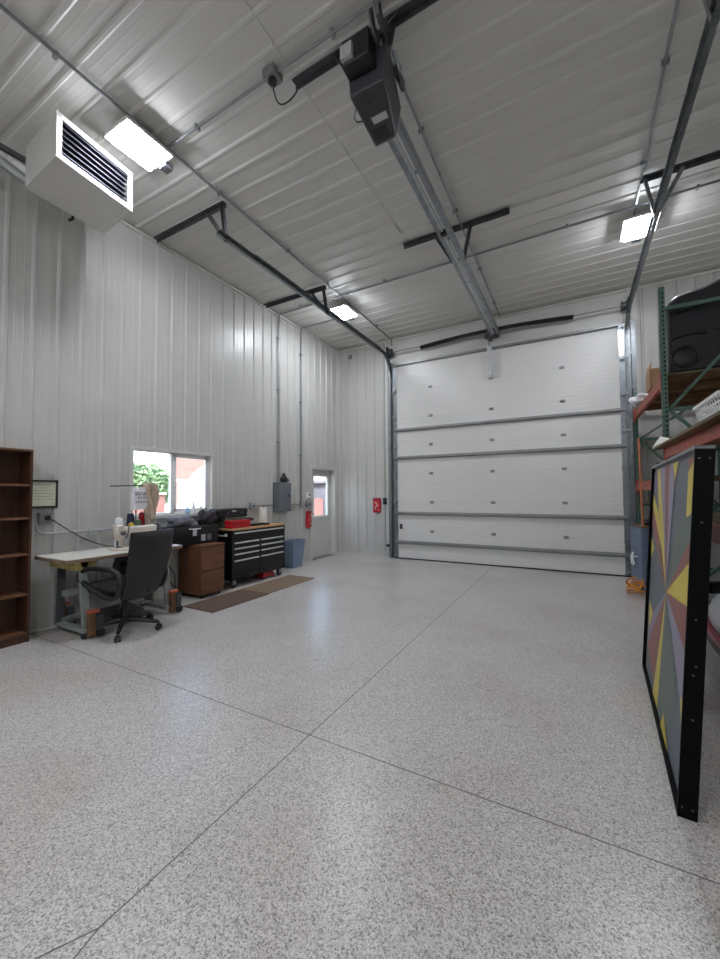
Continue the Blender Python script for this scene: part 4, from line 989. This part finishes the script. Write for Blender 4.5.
blob('tool_pouch', (.94,7.03,.9255), .08, .15, .05, M['black'], 'black leather tool pouch on top of the blue-grey cabinet', 'pouch', 4, .6)
pl = MB(); pl.bar((.836, 6.74, .9255), (.848, 6.98, 2.20), .045, .024, (1,0,0))
tag(pl.build('wooden_plank', M['woodp'], None, .004), 'long reddish wooden stick leaning up behind the blue-grey cabinet', 'plank')
cn = thing('canister', 'black canister on the lower far rack deck beside the wooden stick', 'canister', (1.02,6.55,1.581))
MB().lathe([(.06,0),(.062,.01),(.062,.16),(.03,.185),(.03,.2)], (1.02,6.55,1.5815), 18).build('canister_body', M['black'], cn, smooth=True); MB().lathe([(.034,.2),(.034,.225),(.02,.228)], (1.02,6.55,1.5815), 14).build('cap', M['dsteel'], cn, smooth=True)
pts = []; rr = random.Random(9)
for i in range(130):
    a = i*.33; R_ = .10+.035*math.sin(i*.21)
    pts.append((.70+R_*.8*math.cos(a)+.02*math.sin(i*.13), 6.50+.22*math.sin(i*.047)+R_*math.sin(a), .012+.12*(0.5+.5*math.sin(a*1.31+i*.02))*(i/130)+.0018*i*.6))
tag(MB().tube(pts, .010, 6).build('extension_cord', M['cord'], None, smooth=True), 'tangled orange extension cord on the floor beside the blue-grey cabinet', 'cord')
hu = thing('fibreglass_hull', 'grey and red curved hull on the floor behind the painted panel', 'boat hull', (1.4,4.0,0))
def hullpt(u, v, o=0):   # u along, v around
    y = 3.0+1.6*u; k = .45+.55*math.sin(PI*min(1, .25+.6*(1-u)))
    a = PI*(v); return V((1.42-math.cos(a)*(.46*k+o), y, .30+math.sin(a)*(.42*k+o)))
m = MB(); m.grid(lambda u, v: hullpt(u, v), 20, 16); m.build('upper_hull', M['hull'], hu, smooth=True, solid=.01)
m = MB(); m.grid(lambda u, v: V((1.42-math.cos(PI*v)*(.46*(.45+.55*math.sin(PI*min(1,.25+.6*(1-u))))-.02), 3.0+1.6*u, .30-math.sin(PI*v)*.26)), 20, 16); m.build('lower_hull', M['hull'], hu, smooth=True, solid=.01)
for z0_, mt in ((.26, M['hullred']), (.20, M['black'])):
    m = MB(); m.tube([hullpt(u/20, 0, .012)+V((0,0,z0_-.30)) for u in range(21)], .035, 8); m.build('rub_stripe', mt, hu, smooth=True)
MB().box(1.2,1.65,3.2,3.3,0,.08).box(1.2,1.65,4.2,4.3,0,.08).build('cradle', M['dolly'], hu)

# ------------------------------------------------------------------ painted geometric panel in a black frame
P0, P1 = V((.358,2.182,0)), V((.449,3.905,0))          # front face bottom corners (near, far)
T0, T1 = V((.471,2.182,1.612)), V((.555,3.915,1.598))
pn = thing('painted_panel', 'leaning panel of coloured triangles in a deep black metal frame', 'panel', (.45,3.05,0))
eU = (P1-P0).normalized(); eV = ((T0-P0)+(T1-P1)).normalized(); eN = eU.cross(eV).normalized()
if eN.x > 0: eN = -eN                                    # towards the room
LU, LV = (P1-P0).length, (T0-P0).length
def pp(u, v, n): return P0+eU*u+eV*v+eN*n
def pbox(m, u0, u1, v0, v1, n0, n1): return m.hexa([pp(u0,v0,n0),pp(u1,v0,n0),pp(u1,v1,n0),pp(u0,v1,n0)], [pp(u0,v0,n1),pp(u1,v0,n1),pp(u1,v1,n1),pp(u0,v1,n1)])
DP, fw = .069, .016
off = .006
pbox(MB(), 0, fw, 0, LV, -DP, 0).build('end_rail', M['blackp'], pn, .002)
pbox(MB(), LU-fw, LU, 0, LV, -DP, 0).build('end_rail', M['blackp'], pn, .002)
pbox(MB(), 0, LU, 0, fw, -DP, 0).build('bottom_rail', M['blackp'], pn, .002)
lab(pbox(MB(), 0, LU, LV-fw, LV, -DP, 0).build('top_rail', M['arail_lit'], pn, .002), 'top rail with its light painted in as grey')  # grey paints in the light falling on the top of the black frame
bo = [(.015,.05),(.05,.05),(.035,.43),(.03,.62),(.038,.66),(.03,.86),(.034,1.28),(.015,1.56),(.05,1.56)]
for d, v in bo:
    c = pp(-.002, v, -d); MB().tube([c, c-eU*.005], .0045, 8).build('bolt', M['dsteel'], pn)
# the painted board: art polygons are given in board coordinates (u along the floor, v up)
ART = [('agreen', [(0.808, 0.801), (0.529, 1.23), (0.277, 1.293), (0.078, 1.326), (0.097, 1.219)]), ('ared', [(0.808, 0.801), (0.097, 1.219), (0.094, 1.105)]), ('ayel', [(0.808, 0.801), (0.094, 1.105), (0.087, 0.883)]), ('ared', [(0.808, 0.801), (0.087, 0.883), (0.104, 0.659)]), ('alav', [(0.808, 0.801), (0.099, 0.66), (0.135, 0.38)]), ('agreen', [(0.808, 0.801), (0.317, 0.417), (0.494, 0.124), (0.945, 0.024)]), ('ayel', [(0.808, 0.801), (0.945, 0.024), (1.215, -0.021), (1.181, 0.043)]), ('ared', [(0.808, 0.801), (1.181, 0.112), (1.655, 0.202)]), ('alav', [(0.808, 0.801), (1.642, 0.207), (1.616, 0.33), (1.404, 0.517)]), ('ayel', [(1.627, 0.559), (1.404, 0.517), (1.616, 0.33)]), ('ayel', [(1.733, 1.046), (1.507, 0.98), (1.682, 0.885)]), ('ared', [(1.739, 1.306), (1.278, 1.126), (0.808, 0.801), (1.754, 1.142)]), ('apur', [(1.713, 1.574), (1.519, 1.581), (1.367, 1.353), (1.721, 1.396)]), ('alav', [(1.399, 1.583), (1.111, 1.582), (0.808, 0.801), (1.029, 1.161)]), ('ared', [(1.111, 1.582), (0.904, 1.585), (0.808, 0.801)]), ('alav', [(0.904, 1.585), (0.766, 1.583), (0.667, 1.482), (0.808, 0.801)]), ('ayel', [(0.766, 1.583), (0.567, 1.585), (0.667, 1.482)]), ('ayel', [(1.519, 1.581), (1.381, 1.582), (1.029, 1.161), (0.808, 0.801), (1.151, 1.082), (1.385, 1.353)]), ('ayel', [(1.721, 1.396), (1.345, 1.266), (1.029, 1.029), (1.138, 1.049), (1.721, 1.298)]), ('ared', [(0.299, 1.577), (0.062, 1.582), (0.255, 1.51)]), ('ayel', [(0.255, 1.51), (0.065, 1.576), (0.075, 1.323), (0.257, 1.287)]), ('ayel', [(0.179, 0.443), (0.101, 0.446), (0.095, 0.237)]), ('ayel', [(0.657, 0.137), (0.459, 0.02), (0.769, -0.043)])]
amats = ['aslate','agreen','alav','ared','ayel','apur']
m = MB(); pbox(m, fw, LU-fw, fw, LV-fw, -.030, -.022); m.build('board', M['aslate'], pn)
am_ = MB(); lay = 0
for name, poly in ART:
    am_.cur = amats.index(name); lay += 1
    am_.add([pp(min(max(u, fw), LU-fw), min(max(v, fw), LV-fw), -.0215+.00015*lay) for u, v in poly], [list(range(len(poly)))])
am_.build('painted_triangles', [M[a] for a in amats], pn)
# rear props that carry it against the rack
for v in (1.02, .95):
    pass
ar = MB(); c = pp(.03, 1.0, -DP); ar.bar(c, V((XF-.002, c.y+.30, c.z-.01)), .035, .045); ar.build('support_arm', M['blackp'], pn)
ar = MB(); c = pp(LU-.05, 1.0, -DP); ar.bar(c, V((XF-.002, c.y+.1, c.z-.01)), .035, .045); ar.build('support_arm', M['blackp'], pn)

# ------------------------------------------------------------------ outside, seen through the panes
struct(B(-60, W-.35, -30, 60, -.3, -.12).build('ground', M['yard']))
hs = thing('brick_house', 'red brick house seen outside through the right window pane', 'house', (-13.2, 12.5, -.12))
d1, d2, c0 = V((-.821,.571,0)), V((.571,.821,0)), V((-13.0,9.05,-.12))
def hbox(m, u0, u1, w0, w1, z0, z1, t0=None, t1=None):
    q = [c0+d1*u+d2*w+V((0,0,z0+.12)) for u, w in ((u0,w0),(u1,w0),(u1,w1),(u0,w1))]
    t = t0 if t0 is not None else ((u0,w0),(u1,w0),(u1,w1),(u0,w1))
    return m.hexa(q, [c0+d1*u+d2*w+V((0,0,z1+.12)) for u, w in t])
hbox(MB(), 0, 4, 0, 3.6, -.12, 3.4).build('brick_wall', M['brick'], hs)
hbox(MB(), -.3, 4.3, -.1, 3.9, 3.4, 4.6, ((1.9,-.1),(2.1,-.1),(2.1,3.9),(1.9,3.9))).build('roof', M['roof'], hs)
gh = thing('grey_house', 'grey sided low building outside beyond the door window', 'house', (-13, 19, -.12))
MB().box(-16,-10.2,16.2,20,-.12,1.95).build('siding_wall', M['siding'], gh)
MB().box(-16.2,-10.0,16.0,20.2,1.95,2.08).build('roof', M['roof'], gh)
MB().box(-11.5,-10.95,15.2,16.0,-.12,1.2).build('brick_pier', M['brick'], gh)
gw = thing('brick_garden_wall', 'low red brick garden wall outside beneath the trees', 'wall', (-13,6,-.12))
MB().box(-13.2,-12.95,3,8.85,-.12,1.42).build('brick_courses', M['brick'], gw); MB().box(-13.25,-12.9,3,8.88,1.42,1.5).build('coping', M['yard'], gw)
wf = thing('porch_stair', 'white porch stair with sloping top outside in front of the brick house', 'stair', (-10.4,8.1,-.12))
MB().prism([(-10.5,7.58,-.12),(-10.5,8.75,-.12),(-10.5,8.75,2.26),(-10.5,8.42,2.24),(-10.5,7.98,1.84),(-10.5,7.58,1.83)], (.12,0,0)).build('side_wall', M['white'], wf)
MB().prism([(-10.54,8.77,2.26),(-10.54,8.42,2.24),(-10.54,7.98,1.84),(-10.54,7.55,1.83),(-10.54,7.55,1.88),(-10.54,7.97,1.89),(-10.54,8.41,2.29),(-10.54,8.77,2.31)], (.2,0,0)).build('hand_rail', M['white'], wf)
def tree(x, y, hgt, rad, label, seed):
    t = thing('tree', label, 'tree', (x,y,-.12), 0, 'trees outside the window'); rr = random.Random(seed)
    MB().tube([(x,y,-.12),(x+.1,y,hgt*.3),(x,y+.1,hgt*.6)], .2, 8, rs=[.22,.16,.08]).build('trunk', M['bark'], t, smooth=True)
    m = MB()
    for i in range(3200):
        d = V((rr.gauss(0,1), rr.gauss(0,1), rr.gauss(0,1))).normalized()*rad*rr.uniform(.6,1); c = V((x,y,hgt*.60))+V((d.x, d.y, d.z*hgt*.40/rad))
        s = .10; a = V((rr.uniform(-1,1), rr.uniform(-1,1), rr.uniform(-1,1)))*s; b = V((rr.uniform(-1,1), rr.uniform(-1,1), rr.uniform(-1,1)))*s
        m.add([c-a, c-b, c+a, c+b], [[0,1,2,3]])
    m.build('foliage', M['leaf'], t)
tree(-18.5, 10.95, 3.0, 1.0, 'leafy green tree outside behind the garden wall, leftmost through the left pane', 1)
tree(-20.5, 13.15, 3.15, 1.05, 'leafy green tree outside behind the garden wall, beside the brick house', 2)

# ------------------------------------------------------------------ light, world, camera
w = bpy.data.worlds.new('World'); bpy.context.scene.world = w; w.use_nodes = True
nt = w.node_tree; bgn = nt.nodes['Background']; sk = nt.nodes.new('ShaderNodeTexSky'); sk.sky_type = 'NISHITA'
sk.sun_elevation = math.radians(48); sk.sun_rotation = math.radians(148); sk.sun_disc = False; sk.air_density = 1.2; sk.dust_density = 3
nt.links.new(sk.outputs[0], bgn.inputs['Color']); bgn.inputs['Strength'].default_value = 1.1
sl = bpy.data.lights.new('sun', 'SUN'); sl.energy = 8.5; sl.angle = math.radians(.6); so = bpy.data.objects.new('sun', sl); COL.objects.link(so)
so.rotation_euler = V((-.35, .56, -.75)).to_track_quat('-Z', 'Y').to_euler()

yaw, pitch, roll, foc = -.504931354, .0365553088, -.00679192507, 387.227212
cy, sy_ = math.cos(yaw), math.sin(yaw); cp_, sp_ = math.cos(pitch), math.sin(pitch)
fwd = V((sy_*cp_, cy*cp_, sp_)); right = V((cy, -sy_, 0)); upv = right.cross(fwd)
r2 = right*math.cos(roll)+upv*math.sin(roll); u2 = -right*math.sin(roll)+upv*math.cos(roll)
cam = bpy.data.cameras.new('camera'); co = bpy.data.objects.new('camera', cam); COL.objects.link(co)
mt = Matrix((r2, u2, -fwd)).transposed().to_4x4(); mt.translation = V((0, 0, 1.41)); co.matrix_world = mt
cam.sensor_fit = 'HORIZONTAL'; cam.sensor_width = 36; cam.lens = foc*36/720; cam.clip_start = .05; cam.clip_end = 200
sc = bpy.context.scene; sc.camera = co
sc.view_settings.view_transform = 'Standard'; sc.view_settings.look = 'None'; sc.view_settings.gamma = 1; sc.view_settings.exposure = .08
sc.view_settings.use_curve_mapping = False
sc.cycles.max_bounces = 8; sc.cycles.diffuse_bounces = 5
